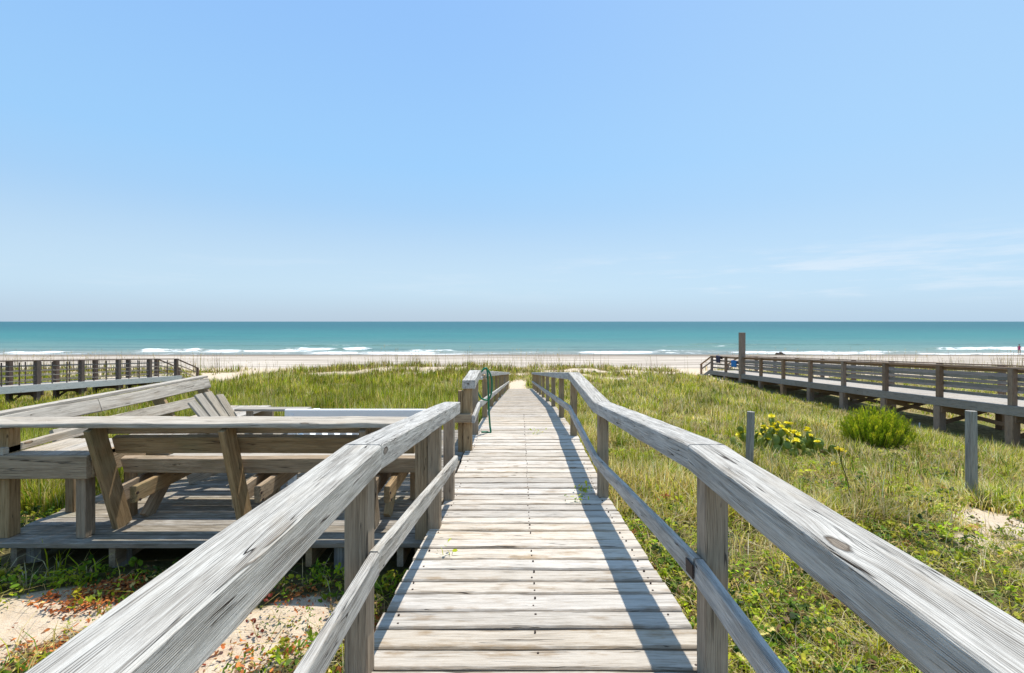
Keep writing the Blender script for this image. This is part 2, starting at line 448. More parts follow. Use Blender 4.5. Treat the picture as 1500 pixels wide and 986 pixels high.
def grid_mesh(name, X, Y, Z):
    h, wd = X.shape; me = bpy.data.meshes.new(name)
    co_ = np.stack([X, Y, Z], -1).reshape(-1, 3).astype(np.float32)
    me.vertices.add(h * wd); me.vertices.foreach_set('co', co_.ravel())
    i = np.arange(h * wd).reshape(h, wd)
    q = np.stack([i[:-1, :-1], i[:-1, 1:], i[1:, 1:], i[1:, :-1]], -1).reshape(-1, 4)
    me.loops.add(q.size); me.loops.foreach_set('vertex_index', q.ravel().astype(np.int32))
    me.polygons.add(len(q)); me.polygons.foreach_set('loop_start', np.arange(0, q.size, 4, dtype=np.int32))
    me.polygons.foreach_set('use_smooth', np.ones(len(q), bool))
    me.update(calc_edges=True); return me
gm = grid_mesh('ground', GX, GY, GZ)
at = gm.attributes.new('veg', 'FLOAT', 'POINT'); at.data.foreach_set('value', vegmask(GX, GY).ravel().astype(np.float32))

m, nt, out = newmat('dune_sand'); N = NT(nt)
pos = N.n('ShaderNodeNewGeometry').outputs['Position']; px_, py_, pz_ = N.sep(pos)
veg = N.attr('veg', 'Fac')
s1 = N.noise(pos, 1.1, 5, .6); s2 = N.noise(pos, 9, 5, .65); s3 = N.noise(pos, 160, 2, .7)
sand = N.mix(N.map(s2, .3, .7), (.58, .46, .33), (.72, .60, .455))
sand = N.mix(N.map(s3, .35, .8), sand, (.46, .35, .24))
beachn = N.noise(N.vmul(pos, (.05, .5, 1)), 1, 5, .6)
beach = N.mix(N.map(beachn, .38, .62), (.34, .285, .23), (.56, .485, .40))
beach = N.mix(N.math('MULTIPLY', N.map(N.noise(N.vmul(pos, (.09, 1.1, 1)), 1, 4, .6), .60, .72), .6), beach, (.24, .18, .13))   # wrack lines
sand = N.mix(N.map(py_, 42, 47), sand, beach)
sand = N.mix(N.map(N.math('ADD', py_, N.math('MULTIPLY', s1, 5)), 73, 82), sand, (.22, .18, .14))   # wet sand
thatch = N.mix(N.map(s2, .35, .65), (.16, .13, .05), (.36, .29, .15))
thatch = N.mix(N.map(s1, .45, .7), thatch, (.17, .18, .045))
thatch = N.mix(N.map(py_, 9.5, 4.5, 0, .75), thatch, (.065, .055, .022))  # nearby thatch painted darker, as shade in the gaps between leaves
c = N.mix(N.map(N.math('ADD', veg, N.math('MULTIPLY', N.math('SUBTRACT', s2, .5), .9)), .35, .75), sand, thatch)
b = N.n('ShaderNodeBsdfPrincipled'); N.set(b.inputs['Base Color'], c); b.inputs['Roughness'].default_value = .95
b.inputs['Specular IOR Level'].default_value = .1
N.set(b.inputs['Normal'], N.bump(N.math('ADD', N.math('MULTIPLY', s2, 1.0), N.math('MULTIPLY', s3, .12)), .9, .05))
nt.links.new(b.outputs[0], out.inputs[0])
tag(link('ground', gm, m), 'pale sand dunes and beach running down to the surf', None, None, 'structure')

# ------------------------------------------------------------------ sea
sx = axis(-115, 115, .5, -40000, 40000, 1.12); sy = axis(79, 118, .3, 78, 45000, 1.07); sy = sy[sy >= 78]
SX, SY = np.meshgrid(sx, sy)
shore = 84 + (fbm(SX * .035, SX * 0, 41, 3) - .5) * 5
rel = SY - shore
# breakers: patches along the shore where a wave stands up and spills
# breakers and foam lines: (x0, x1, y, depth, strength, wave height), metres
STROKES = [(-76, -61, 96, 2.2, 1.0, .50), (-63, -39, 92.5, 2.6, .85, .30), (-50, -30, 100, 2.0, .75, .45), (-40, -14, 89, 2.4, .9, .22), (-24, -10, 95, 2.0, .5, .2),
           (-96, -84, 88.5, 2.2, .9, .2), (-150, -104, 91, 2.2, .8, .3), (10, 31, 88.5, 2.2, .8, .2), (24, 40, 93, 1.8, .55, .2), (37, 66, 87.5, 2.0, .9, .2), (52, 78, 91.5, 1.6, .5, .15),
           (70, 100, 86.8, 2.0, 1.0, .2), (84, 120, 100, 2.2, .85, .4), (100, 150, 88, 2.2, .9, .2), (-12, 8, 87.2, 1.4, .5, .1), (30, 60, 108, 1.4, .35, .25), (-70, -20, 112, 1.2, .3, .3), (40, 90, 118, 1.0, .22, .3)]
def ridge(L, wf, wb): 
    dd = SY - L
    return np.where(dd < 0, np.exp(-(dd / wf) ** 2), np.exp(-(dd / wb) ** 2))
fr1 = fbm(SX * 1.2, SY * 1.2, 71, 3)
Z = .06 * np.sin(SY * .55 + (fbm(SX * .06, SY * .06, 61, 3)) * 6) * sstep(0, 12, rel) * sstep(400, 150, SY)
foam = np.zeros_like(Z)
lace_n = fbm(SX * .35, SY * .8, 85, 5); brk = fbm(SX * .12, SY * 0 + 1.7, 87, 4)
for i, (xa, xb, yl, dp, st, hw) in enumerate(STROKES):
    L = yl + (fbm(SX * .045, SX * 0 + i * 3.1, 43 + i, 3) - .5) * 5 + (fbm(SX * .4, SX * 0 + i, 90 + i, 2) - .5) * 1.2
    env = sstep(xa - 2, xa + 4, SX) * sstep(xb + 2, xb - 4, SX) * (.85 + .35 * sstep(.35, .6, fbm(SX * .18, SX * 0 + i * 7.7, 97 + i, 3)))
    Z += ridge(L, .8, 2.0) * env * hw * (.7 + .6 * fr1)
    dd = (SY - L) / dp
    f_ = st * env * np.where(dd < 0, np.exp(-(dd / 1.3) ** 2), np.exp(-(dd / .35) ** 2))
    foam = np.maximum(foam, f_)
Z += .10 * (fbm(SX * .5, SY * .9, 73, 4) - .5) * sstep(1, 8, rel) * sstep(300, 120, SY)
Z += .03
Z = np.where(rel < 3, np.minimum(Z, .03 + .02 * rel + .06), Z)
swash = sstep(-.5, .4, rel) * sstep(3.0, .6, rel) * (.2 + .7 * sstep(.42, .62, fbm(SX * .05, SX * 0 + 30, 79, 3)))
foam = np.maximum(foam, np.clip(swash, 0, 1))
lace = sstep(.50, .68, lace_n) * sstep(18, 6, rel) * sstep(0, 1, rel)
foam = np.maximum(foam, .42 * lace)
foam = foam * (.68 + .6 * sstep(.36, .60, lace_n))
sm = grid_mesh('sea', SX, SY, Z)
at = sm.attributes.new('foam', 'FLOAT', 'POINT'); at.data.foreach_set('value', foam.ravel().astype(np.float32))
m, nt, out = newmat('sea_water'); N = NT(nt)
pos = N.n('ShaderNodeNewGeometry').outputs['Position']; px_, py_, pz_ = N.sep(pos)
fo = N.attr('foam', 'Fac')
wob = N.noise(N.vmul(pos, (.012, .03, 1)), 1, 4, .6)
yy = N.math('ADD', py_, N.math('MULTIPLY', N.math('SUBTRACT', wob, .5), 60))
inv = N.math('DIVIDE', 84.0, py_)     # 1 at the shore, 0 at the horizon
inv2 = N.math('ADD', inv, N.math('MULTIPLY', N.math('SUBTRACT', wob, .5), .22))
c = N.mix(N.map(inv2, .06, .45), (.004, .090, .105), (.026, .165, .155))
c = N.mix(N.map(inv2, .40, .86), c, (.13, .22, .19))
c = N.mix(N.map(inv2, .80, 1.0), c, (.25, .255, .215))
str_ = N.noise(N.vmul(pos, (.02, .16, 1)), 1, 5, .6)
c = N.mix(N.math('MULTIPLY', N.map(str_, .44, .72), .5), c, (.010, .075, .095))
str2 = N.noise(N.vmul(pos, (.12, .6, 1)), 1, 4, .6)
c = N.mix(N.math('MULTIPLY', N.map(str2, .52, .78), N.map(inv, .2, .8, .1, .7)), c, (.07, .12, .09))
fb = N.noise(N.vmul(pos, (1.2, 2.4, 2.0)), 1, 5, .7)
fm = N.map(N.math('ADD', fo, N.math('MULTIPLY', N.math('SUBTRACT', fb, .5), 1.3)), .38, .80)
c = N.mix(fm, c, (.78, .79, .78))
h = N.math('ADD', N.noise(N.vmul(pos, (.5, 1.3, 1)), 1, 5, .6), N.math('MULTIPLY', fb, .3))
b = N.n('ShaderNodeBsdfPrincipled'); N.set(b.inputs['Base Color'], c)
N.set(b.inputs['Roughness'], N.map(fm, 0, 1, .38, .9)); b.inputs['Specular IOR Level'].default_value = .10
N.set(b.inputs['Normal'], N.bump(h, .8, .35))
nt.links.new(b.outputs[0], out.inputs[0])
tag(link('sea', sm, m), 'turquoise sea with white surf along the beach', None, None, 'structure')

# ------------------------------------------------------------------ boardwalk (middle)
DP = np.array([(-1.4, 1.34), (1.8, 1.34), (4.2, 1.535), (6.5, 1.535), (10, 1.79), (26, 3.63)])
def ddrop(y): return float(np.interp(y, DP[:, 0], DP[:, 1]))
def dslope(y): return (ddrop(y + .05) - ddrop(y - .05)) / .1
bw = empty('boardwalk', (0.07, 4, zd(1.9)), 'weathered grey boardwalk with timber handrails running down the middle to the beach', 'boardwalk')
wd = Wood(); y = -1.3; nails = []
while y < 25.95:
    p = random.choice([.138, .142, .146, .150, .152, .155, .16]) if random.random() < .9 else .175
    yc = y + p / 2; z = zd(ddrop(yc)) - .019 + random.uniform(-.002, .002)
    sl_ = dslope(yc); up = Vector((0, sl_, 1)).normalized()
    xl = -.64 + random.uniform(-.006, .006); xr = .78 + random.uniform(-.008, .006)
    near = yc < 9
    wd.board((xl, yc, z + random.uniform(-.002, .002)), (xr, yc + random.uniform(-.003, .003), z + random.uniform(-.002, .002)), p - random.uniform(.009, .017), .038, up=up,
             c=.008, n=28 if near else 2, k=6 if near else 1, rough=.0022 if near else 0, bow=random.uniform(-.003, .004), wav=.0012)
    for xn in (-.56, .075, .70):
        for dy in (-.035, .035):
            if random.random() < (.92 if xn == .075 else .5):
                nails.append((xn + random.uniform(-.008, .008), yc + dy + random.uniform(-.006, .006), z + .0192, up))
    y += p
dk_ = wd; V = []; Fc = []
for (x, yy_, z, up) in nails:
    if yy_ > 9: continue
    b0 = len(V); r = random.uniform(.0042, .0068)
    zz = z + .0035
    for j in range(7): V.append((x + r * math.cos(j / 7 * math.tau), yy_ + r * math.sin(j / 7 * math.tau), zz))
    for j in range(7): V.append((x + r * math.cos(j / 7 * math.tau), yy_ + r * math.sin(j / 7 * math.tau), zz - .01))
    Fc.append(tuple(range(b0, b0 + 7)))
    for j in range(7): Fc.append((b0 + j, b0 + 7 + j, b0 + 7 + (j + 1) % 7, b0 + (j + 1) % 7))
nf_ = len(dk_.F); b0 = len(dk_.V)
dk_.V += [Vector(v) for v in V]; dk_.G += [Vector(v) for v in V]; dk_.R += [.5] * len(V); dk_.E += [0.0] * len(V)
dk_.F += [tuple(b0 + i for i in f) for f in Fc]
do_ = dk_.build('decking', M['deck'], bw); do_.data.materials.append(M['nail'])
for p_ in do_.data.polygons[nf_:]: p_.material_index = 1
for xs in (-.52, .07, .66):
    w_ = Wood()
    for i in range(len(DP) - 1):
        (ya, da), (yb, db) = DP[i], DP[i + 1]
        w_.board((xs, ya, zd(da) - .13), (xs, yb, zd(db) - .13), .04, .18)
    w_.build('stringer', M['post'], bw)

RT = np.array([(-1.4, .475), (1.86, .475), (4.25, .705), (6.4, .675), (25.8, 2.72)])   # right handrail top
LT1 = np.array([(-1.4, .47), (1.84, .47), (4.25, .708)])
LT2 = np.array([(5.66, .69), (6.5, .655), (25.4, 2.68)])
def rails(pts, x0, x1, th, name, mat, pieces=None, rough=.0032, up_fix=None):
    for i in range(len(pts) - 1):
        (ya, da), (yb, db) = pts[i], pts[i + 1]
        n = max(1, int(round((yb - ya) / 4.9)))
        for j in range(n):
            a, b = j / n, (j + 1) / n
            p0 = Vector(((x0 + x1) / 2 + random.uniform(-.003, .003), ya + (yb - ya) * a + .003, zd(da + (db - da) * a) - th / 2))
            p1 = Vector(((x0 + x1) / 2 + random.uniform(-.003, .003), ya + (yb - ya) * b - .003, zd(da + (db - da) * b) - th / 2))
            nearby = ya < 8
            one(name, mat, bw, p0, p1, abs(x1 - x0), th, c=.006, n=max(2, int((yb - ya) / n / (.03 if nearby else .3))),
                k=5 if nearby else 1, rough=rough if nearby else 0, rnd=.4 + random.random() * .3)
rails(RT, .65, .80, .10, 'handrail', M['rail'])
rails(LT1, -.675, -.525, .10, 'handrail', M['rail'])
rails(LT2, -.675, -.525, .10, 'handrail', M['rail'])
def lower(pts, xi, xo):
    rails(pts, xi, xo, .09, 'lower_rail', M['rail'], rough=.003)
lower(np.array([(-1.4, .862), (1.8, .862), (4.10, 1.14)]), -.525, -.563)
lower(np.array([(-1.4, .885), (1.8, .885), (4.25, 1.17), (6.45, 1.12), (25.8, 3.18)]), .65, .688)
lower(np.array([(5.66, 1.105), (6.5, 1.08), (25.4, 3.13)]), -.525, -.563)
def rdrop(pts, y): return float(np.interp(y, pts[:, 0], pts[:, 1]))
for yp in [-.6, 1.79, 4.2, 6.48, 8.4, 10.4, 12.6, 14.9, 17.2, 19.5, 21.7, 23.8, 25.6]:
    onepost('post', M['post'], bw, .690, .777, yp, yp + .09, zd(ddrop(yp) + .75), zd(rdrop(RT, yp + .045) + .102), n=4)
for yp in [-.6, 1.79, 4.12]:
    onepost('post', M['post'], bw, -.652, -.565, yp, yp + .09, zd(ddrop(yp) + .75), zd(rdrop(LT1, yp + .045) + .102), n=4)
onepost('post', M['post'], bw, -.652, -.565, 3.41, 3.50, zd(2.2), zd(rdrop(LT1, 3.45) + .102), n=4)
onepost('post', M['post'], bw, -.745, -.655, 3.43, 3.52, zd(2.2), zd(.80), n=4)
for yp in [6.55, 8.4, 10.4, 12.6, 14.9, 17.2, 19.5, 21.7, 23.8, 25.2]:
    onepost('post', M['post'], bw, -.652, -.565, yp, yp + .09, zd(ddrop(yp) + .75), zd(rdrop(LT2, yp + .045) + .102), n=4)
onepost('post', M['post'], bw, -.668, -.567, 5.72, 5.82, zd(2.3), zd(.79), n=4)
onepost('post', M['post'], bw, -.735, -.675, 5.75, 5.83, zd(2.3), zd(.83), n=4)
one('crosspiece', M['post'], bw, (-.98, 5.69, zd(1.14)), (-.566, 5.69, zd(1.14)), .055, .10)

for o in list(bw.children):
    if o.name.startswith('lower_rail') and 0 < o.bound_box[0][1] < 99:
        pass
w_ = Wood(); w_.board((.644, 1.79, zd(.93)), (.644, 1.86, zd(.936)), .006, .05, c=.001)
lr = [o for o in bw.children if o.name.startswith('lower_rail')]
lrn = min(lr, key=lambda o: abs(max(v.co.y for v in o.data.vertices) - 1.8) + (0 if o.data.vertices[0].co.x > 0 else 50))
bk = w_.build('bracket', M['nail'], lrn)

# ------------------------------------------------------------------ platform beside the walk
PD = 1.555
pf = empty('deck_platform', (-2.2, 5, zd(1.8)), 'low square timber platform with benches, left of the boardwalk', 'deck')
wd = Wood(); y = 3.38; k_ = 0
while y < 6.85:
    p = .146 if k_ % 3 else .15
    wd.board((-3.78 + random.uniform(-.02, .02), y + p / 2, zd(PD) - .019), (-.668, y + p / 2, zd(PD) - .019), p - .009, .038, n=10, wav=.0018, bow=random.uniform(-.004, .004), c=.005)
    y += p; k_ += 1
wd.build('decking', M['platform'], pf)
for xs in (-3.6, -2.9, -2.25, -1.5, -.85):
    one('joist', M['post'], pf, (xs, 3.43, zd(PD) - .115), (xs, 6.8, zd(PD) - .115), .045, .15)
for xs in (-3.57, -2.93, -2.3, -1.3):
    w_ = Wood(); w_.pole((xs, 3.55, zd(2.1)), (xs, 3.55, zd(PD + .045)), .065, .06); w_.build('stub_post', M['stake'], pf)

# ------------------------------------------------------------------ long bench along the platform's front edge, seen from behind
ba = empty('bench', (-2.0, 3.9, zd(PD)), "long weathered bench seen from behind along the platform's front edge", 'bench')
one('top_rail', M['benchtop'], ba, (-4.1, 3.487, zd(.709) - .019), (-.685, 3.487, zd(.709) - .019), .255, .038, n=60, k=4, rough=.005, c=.006, rnd=.5)
def lean_board(parent, name, x0, x1, yc, d0, d1, th, mat, lean=.32):
    # plank standing on edge, tilted towards the camera at its top
    u = Vector((0, -lean, 1)).normalized()
    zc = zd((d0 + d1) / 2)
    one(name, mat, parent, (x0, yc, zc), (x1, yc, zc), th, abs(d1 - d0), up=u, n=30, wav=.003, k=2, rough=.002)
lean_board(ba, 'back_board', -3.10, -.78, 3.54, .752, .818, .04, M['bench'])
lean_board(ba, 'back_board', -2.99, -.78, 3.575, .842, .975, .05, M['bench'])
lean_board(ba, 'back_board', -2.99, -.78, 3.652, 1.018, 1.143, .05, M['bench'])
for xs in (-3.02, -2.08, -1.10):
    one('back_support', M['bench'], ba, (xs, 3.67, zd(PD) + .004), (xs, 3.42, zd(.709) - .04), .045, .135, up=(0, 1, 0.3), n=6)
    bs = ba.children[-1]
    for zz_ in (1.30, 1.36):
        V, Fc = tube_mesh([(xs + .117, 3.66 + (zz_ - 1.3) * .4, zd(zz_)), (xs + .124, 3.66 + (zz_ - 1.3) * .4, zd(zz_))], .011, 8)
        link('bolt', pymesh('bolt', V, Fc), M['nail'], bs)
    one('leg', M['bench'], ba, (xs + .05, 3.83, zd(PD) + .004), (xs + .05, 4.15, zd(1.22)), .045, .11, up=(0, 1, -.6), n=4)
    one('seat_bracket', M['bench'], ba, (xs - .049, 3.60, zd(1.33)), (xs - .049, 4.36, zd(1.285)), .042, .13, n=4)
    one('seat_bracket', M['bench'], ba, (xs + .097, 3.64, zd(1.31)), (xs + .097, 4.36, zd(1.285)), .042, .12, n=4)
for j in range(3):
    one('seat_plank', M['benchtop'], ba, (-3.1, 3.96 + j * .15, zd(1.20)), (-.80, 3.96 + j * .15, zd(1.20)), .138, .038, n=10, wav=.002)
onepost('leg', M['bench'], ba, -.955, -.885, 4.2, 4.29, zd(PD) + .004, zd(1.225))

# corner table in the angle of the two benches
ct = empty('corner_table', (-3.4, 3.7, zd(PD)), 'boxy weathered corner table at the left end of the long bench', 'table')
wd = Wood()
for j in range(5): wd.board((-3.62 + j * .128, 3.44, zd(.95) - .019), (-3.62 + j * .128, 3.92, zd(.95) - .019), .122, .038, n=4)
wd.build('table_top', M['benchtop'], ct)
one('apron', M['bench'], ct, (-3.78, 3.425, zd(1.032)), (-3.06, 3.425, zd(1.032)), .04, .165, n=20, k=2, rough=.002)
one('apron', M['bench'], ct, (-3.062, 3.447, zd(1.032)), (-3.062, 3.93, zd(1.032)), .03, .165, n=6)
for (x0, x1, y0, y1, t) in [(-3.755, -3.665, 3.455, 3.545, .77), (-3.185, -3.115, 3.455, 3.545, 1.115), (-3.70, -3.63, 3.92, 4.00, .97), (-3.14, -3.085, 3.82, 3.90, 1.0)]:
    onepost('leg', M['bench'], ct, x0, x1, y0, y1, zd(PD) + .003, zd(t), n=4)
one('edge_strip', M['benchtop'], ct, (-3.69, 3.42, zd(.925)), (-3.69, 4.15, zd(.905)), .05, .05, n=8)

# bench along the platform's left edge
bb = empty('bench', (-3.6, 5.4, zd(PD)), "weathered bench with leaning plank back along the platform's left edge", 'bench')
def left_board(name, y0, y1, X, d0, d1, mat, rnd=None):
    u = Vector((-.34, 0, 1)).normalized(); zc = zd((d0 + d1) / 2)
    one(name, mat, bb, (X, y0, zc), (X, y1, zc), .04, abs(d1 - d0), up=u, n=30, k=3, rough=.003, wav=.004, rnd=rnd)
left_board('back_board', 3.46, 4.83, -4.225, .775, .905, M['benchtop'], .45)
left_board('back_board', 4.836, 6.55, -4.225, .770, .905, M['benchtop'], .6)
left_board('back_board', 4.25, 6.10, -4.115, .955, 1.075, M['benchtop'], .5)
one('top_rail', M['benchtop'], bb, (-4.29, 3.46, zd(.765)), (-4.29, 6.56, zd(.75)), .10, .034, n=30, k=2, rough=.003)
for ys in (4.6, 5.7, 6.5):
    one('back_support', M['bench'], bb, (-3.85, ys, zd(PD) - .10), (-4.335, ys, zd(.80)), .045, .13, up=(1, 0, .4), n=4)
    one('leg', M['bench'], bb, (-3.72, ys + .05, zd(PD) + .004), (-3.45, ys + .05, zd(1.2)), .045, .11, up=(1, 0, -.5))
    one('seat_bracket', M['bench'], bb, (-4.05, ys - .046, zd(1.27)), (-3.3, ys - .046, zd(1.25)), .04, .12)
for j in range(4):
    one('seat_plank', M['benchtop'], bb, (-3.92 + j * .15, 4.25, zd(1.17)), (-3.92 + j * .15, 6.6, zd(1.17)), .14, .038, n=8, wav=.002)

# white bench, back to the camera
wb = empty('bench', (-1.5, 4.8, zd(PD)), 'white painted bench turned to the sea behind the long weathered bench', 'bench')
one('back_rail', M['white'], wb, (-2.21, 4.56, zd(.83) - .06), (-.815, 4.56, zd(.83) - .06), .05, .12, c=.006)
for j in range(12):
    one('back_slat', M['white'], wb, (-2.13 + j * .115, 4.57, zd(1.15)), (-2.13 + j * .115, 4.56, zd(.87)), .06, .02, up=(0, 1, 0))
one('back_rail', M['white'], wb, (-2.2, 4.575, zd(1.17)), (-.83, 4.575, zd(1.17)), .04, .06)
for j in range(4):
    one('seat_slat', M['white'], wb, (-2.2, 4.66 + j * .115, zd(1.13)), (-.83, 4.66 + j * .115, zd(1.13)), .1, .025)
for xs in (-2.15, -.88):
    onepost('leg', M['white'], wb, xs - .03, xs + .03, 4.53, 4.59, zd(PD) + .003, zd(.872))
    onepost('leg', M['white'], wb, xs - .03, xs + .03, 5.03, 5.09, zd(PD) + .003, zd(.95))
    one('armrest', M['white'], wb, (xs, 4.595, zd(.93)), (xs, 5.12, zd(.935)), .07, .025)

# ------------------------------------------------------------------ adirondack chair, facing right
ac = empty('adirondack_chair', (-2.85, 4.9, zd(PD)), 'grey slatted garden chair with a fanned leaning back, on the platform', 'chair')
P0 = zd(PD)
def ch(name, *a, **k): return one(name, M['chair'], ac, *a, **k)
yc0 = 4.87
for s in (-1, 1):
    yy_ = yc0 + s * .27
    ch('rear_leg', (-3.16, yy_, P0 + .055), (-2.36, yy_, P0 + .36), .03, .115, n=4)
    onepost('leg', M['chair'], ac, -2.44, -2.34, yy_ + s * .031 - .014, yy_ + s * .031 + .014, P0 + .003, P0 + .60)
    ch('armrest', (-3.02, yy_ + s * .03, P0 + .615), (-2.26, yy_ + s * .03, P0 + .615), .135, .025, n=6)
    onepost('leg', M['chair'], ac, -2.93, -2.86, yy_ + s * .032 - .014, yy_ + s * .032 + .014, P0 + .14, P0 + .60)
for j in range(5):
    ch('seat_slat', (-2.37 - j * .105, yc0 - .29, P0 + .385 - j * .04), (-2.37 - j * .105, yc0 + .29, P0 + .385 - j * .04), .092, .022, up=(-.36, 0, 1))
for j, (a, ht) in enumerate([(-1.6, .90), (-.55, .98), (.55, .98), (1.6, .90)]):
    yb, yt = yc0 + a * .095, yc0 + a * .135
    ch('back_slat', (-2.80, yb, P0 + .27), (-2.80 - .41 * ht, yt, P0 + .25 + .59 * ht), .022, .108, up=(0, 1, 0), n=4)
ch('back_brace', (-3.03, yc0 - .29, P0 + .50), (-3.03, yc0 + .29, P0 + .50), .03, .06)

# ------------------------------------------------------------------ hose on the boardwalk rail
hz = empty('garden_hose', (-.46, 6.75, zd(1.55)), 'green garden hose looped over the left handrail and hanging to the deck', 'hose')
V, Fc = tube_mesh(smooth_path([(-.53, 6.66, zd(.70)), (-.49, 6.68, zd(.655)), (-.455, 6.7, zd(.66)), (-.44, 6.72, zd(.80)), (-.43, 6.74, zd(1.2)), (-.415, 6.76, zd(1.45)), (-.405, 6.74, zd(1.552)), (-.46, 6.72, zd(1.54)), (-.53, 6.7, zd(1.535))]), .0135)
tube_mesh(smooth_path([(-.46, 6.72, zd(.665)), (-.42, 6.74, zd(.71)), (-.388, 6.76, zd(.83)), (-.392, 6.76, zd(.98)), (-.42, 6.76, zd(1.08)), (-.455, 6.74, zd(1.10)), (-.53, 6.66, zd(1.06)), (-.575, 6.6, zd(.96))]), .012, 8, V, Fc)
link('hose_tube', pymesh('hose_tube', V, Fc, True), M['hose'], hz)
V, Fc = tube_mesh([(-.575, 6.6, zd(.965)), (-.59, 6.58, zd(.935)), (-.60, 6.565, zd(.90))], .017)
link('hose_end', pymesh('hose_end', V, Fc, True), M['brass'], hz)
tp = empty('water_tap', (-.55, 6.7, zd(.75)), 'small brass and white tap below the left handrail beside the green hose', 'tap')
V, Fc = tube_mesh([(-.62, 6.60, zd(.78)), (-.5, 6.60, zd(.775))], .02)
link('pipe', pymesh('pipe', V, Fc, True), M['pipe'], tp)
V, Fc = tube_mesh(smooth_path([(-.5, 6.60, zd(.775)), (-.475, 6.60, zd(.775)), (-.46, 6.60, zd(.80)), (-.458, 6.6, zd(.83))], 4), .016)
tube_mesh([(-.485, 6.6, zd(.77)), (-.485, 6.6, zd(.735))], .008, 6, V, Fc); tube_mesh([(-.51, 6.6, zd(.733)), (-.46, 6.6, zd(.733))], .009, 6, V, Fc)
link('spout', pymesh('spout', V, Fc, True), M['brass'], tp)

# ------------------------------------------------------------------ right-hand neighbouring boardwalk
rb = empty('boardwalk', (15, 24, zd(3.9)), 'dark brown raised boardwalk on braced posts across the grass at right', 'boardwalk')
def rd(y): return 2.41 + .0552 * (y - 13.75)
YE = 35.4; YS = 5.0
wd = Wood(); y = YS
while y < YE:
    wd.board((13.98, y + .07, zd(rd(y)) - .02), (16.2, y + .07, zd(rd(y)) - .02), .14, .038); y += .147
wd.build('decking', M['greendeck'], rb)
for xs, nm in ((13.955, 'edge_board'), (16.225, 'edge_board')):
    w_ = Wood(); y = YS
    while y < YE - .1:
        y2 = min(y + 4.85, YE)
        w_.board((xs, y, zd(rd(y)) - .125), (xs, y2 - .004, zd(rd(y2)) - .125), .045, .27, n=3); y = y2
    w_.build(nm, M['bluegrey'], rb)
ys = [35.2 - 2.385 * k for k in range(13)]
for i, yp in enumerate(ys):
    for xs in (14.05, 16.13):
        zg = float(gz(xs, yp)) - .3
        if i == 2 and xs < 15:
            onepost('piling', M['brown'], rb, xs - .16, xs + .16, yp - .15, yp + .15, zg, zd(.70), n=6, c=.02)
        else:
            onepost('post', M['brown'], rb, xs - .075, xs + .075, yp - .075, yp + .075, zg, zd(rd(yp) - 1.06), n=3, rnd=random.random())
            # heavier footing below the deck
            onepost('pile', M['brown'], rb, xs - .12, xs + .12, yp - .12, yp + .12, zg, zd(rd(yp) + .27), n=3, c=.015)
    zg0, zg1 = float(gz(14.05, yp)), float(gz(16.13, yp))
    zt = zd(rd(yp) + .36)
    one('cross_beam', M['brown'], rb, (13.98, yp - .145, zt), (16.2, yp - .145, zt), .05, .2)
    if zt - zg0 > .45:
        one('brace', M['brown'], rb, (14.05, yp - .15, zt), (16.13, yp - .15, zg1 + .18), .05, .13)
        one('brace', M['brown'], rb, (14.05, yp + .15, zg0 + .18), (16.13, yp + .15, zt), .05, .13)
for xs, sgn in ((14.05, 1), (16.13, -1)):
    nb = [(1.075, .15, .04, 0), (.99, .04, .10, .1), (.76, .035, .11, .1), (.50, .035, .11, .1), (.24, .035, .09, .1)]
    for (h, wx, tz, off) in nb:
        w_ = Wood(); y = YS
        while y < YE - .1:
            y2 = min(y + 4.77, YE - .1)
            w_.board((xs + sgn * off, y, zd(rd(y) - h)), (xs + sgn * off, y2 - .004, zd(rd(y2) - h)), wx, tz, n=2); y = y2
        w_.build('top_rail' if h > 1.03 else 'rail_board', M['brown'] if h > .9 else M['bluegrey'], rb)
# stairs down to the sand at its far end
for xs in (14.05, 16.13):
    one('stair_stringer', M['bluegrey'], rb, (xs, 35.4, zd(3.62)), (xs, 37.3, zd(4.35)), .05, .24)
    one('stair_rail', M['brown'], rb, (xs, 35.3, zd(2.56)), (xs, 37.4, zd(3.35)), .13, .05)
    one('stair_rail', M['brown'], rb, (xs, 35.3, zd(2.95)), (xs, 37.4, zd(3.74)), .04, .11)
    onepost('post', M['brown'], rb, xs - .06, xs + .06, 37.2, 37.32, zd(4.5), zd(3.3))
for j in range(4):
    one('step', M['greendeck'], rb, (14.1, 35.65 + j * .42, zd(3.72 + j * .165)), (16.1, 35.65 + j * .42, zd(3.72 + j * .165)), .30, .04)

# towels on its rail
def towel(loc, wdt, hgt, col, label, name):
    V = []; Fc = []; nx, nz = 14, 12
    prof = [(-.055, -hgt * .45), (-.06, -hgt * .2), (-.055, -.02), (-.04, .0), (0, .012), (.04, .0), (.055, -.02)] 
    prof += [(.06, -hgt * f) for f in (.2, .4, .6, .8, 1.0)]
    for i in range(nx + 1):
        u = i / nx
        for k, (a, b) in enumerate(prof):
            ww = .014 * math.sin(u * 13 + k * .4) * min(1, abs(b) * 5)
            V.append((loc[0] - a * 1.6 - (ww if a > 0 else -ww), loc[1] + (u - .5) * wdt * (1 - .1 * abs(b)), loc[2] + b + .02 * math.sin(u * 5) * abs(b)))
    m_ = len(prof)
    for i in range(nx):
        for k in range(m_ - 1): Fc.append((i * m_ + k, (i + 1) * m_ + k, (i + 1) * m_ + k + 1, i * m_ + k + 1))
    me = pymesh(name, V, Fc, True); o = link(name, me, plain(name + '_cloth', col, .9, .1, 30))
    sd = o.modifiers.new('thickness', 'SOLIDIFY'); sd.thickness = .012
    return tag(o, label, 'towel')
towel((14.05, 33.9, zd(rd(33.9) - 1.108)), .75, .5, (.035, .03, .06), "dark folded towel over the right boardwalk's rail near its stairs", 'towel')
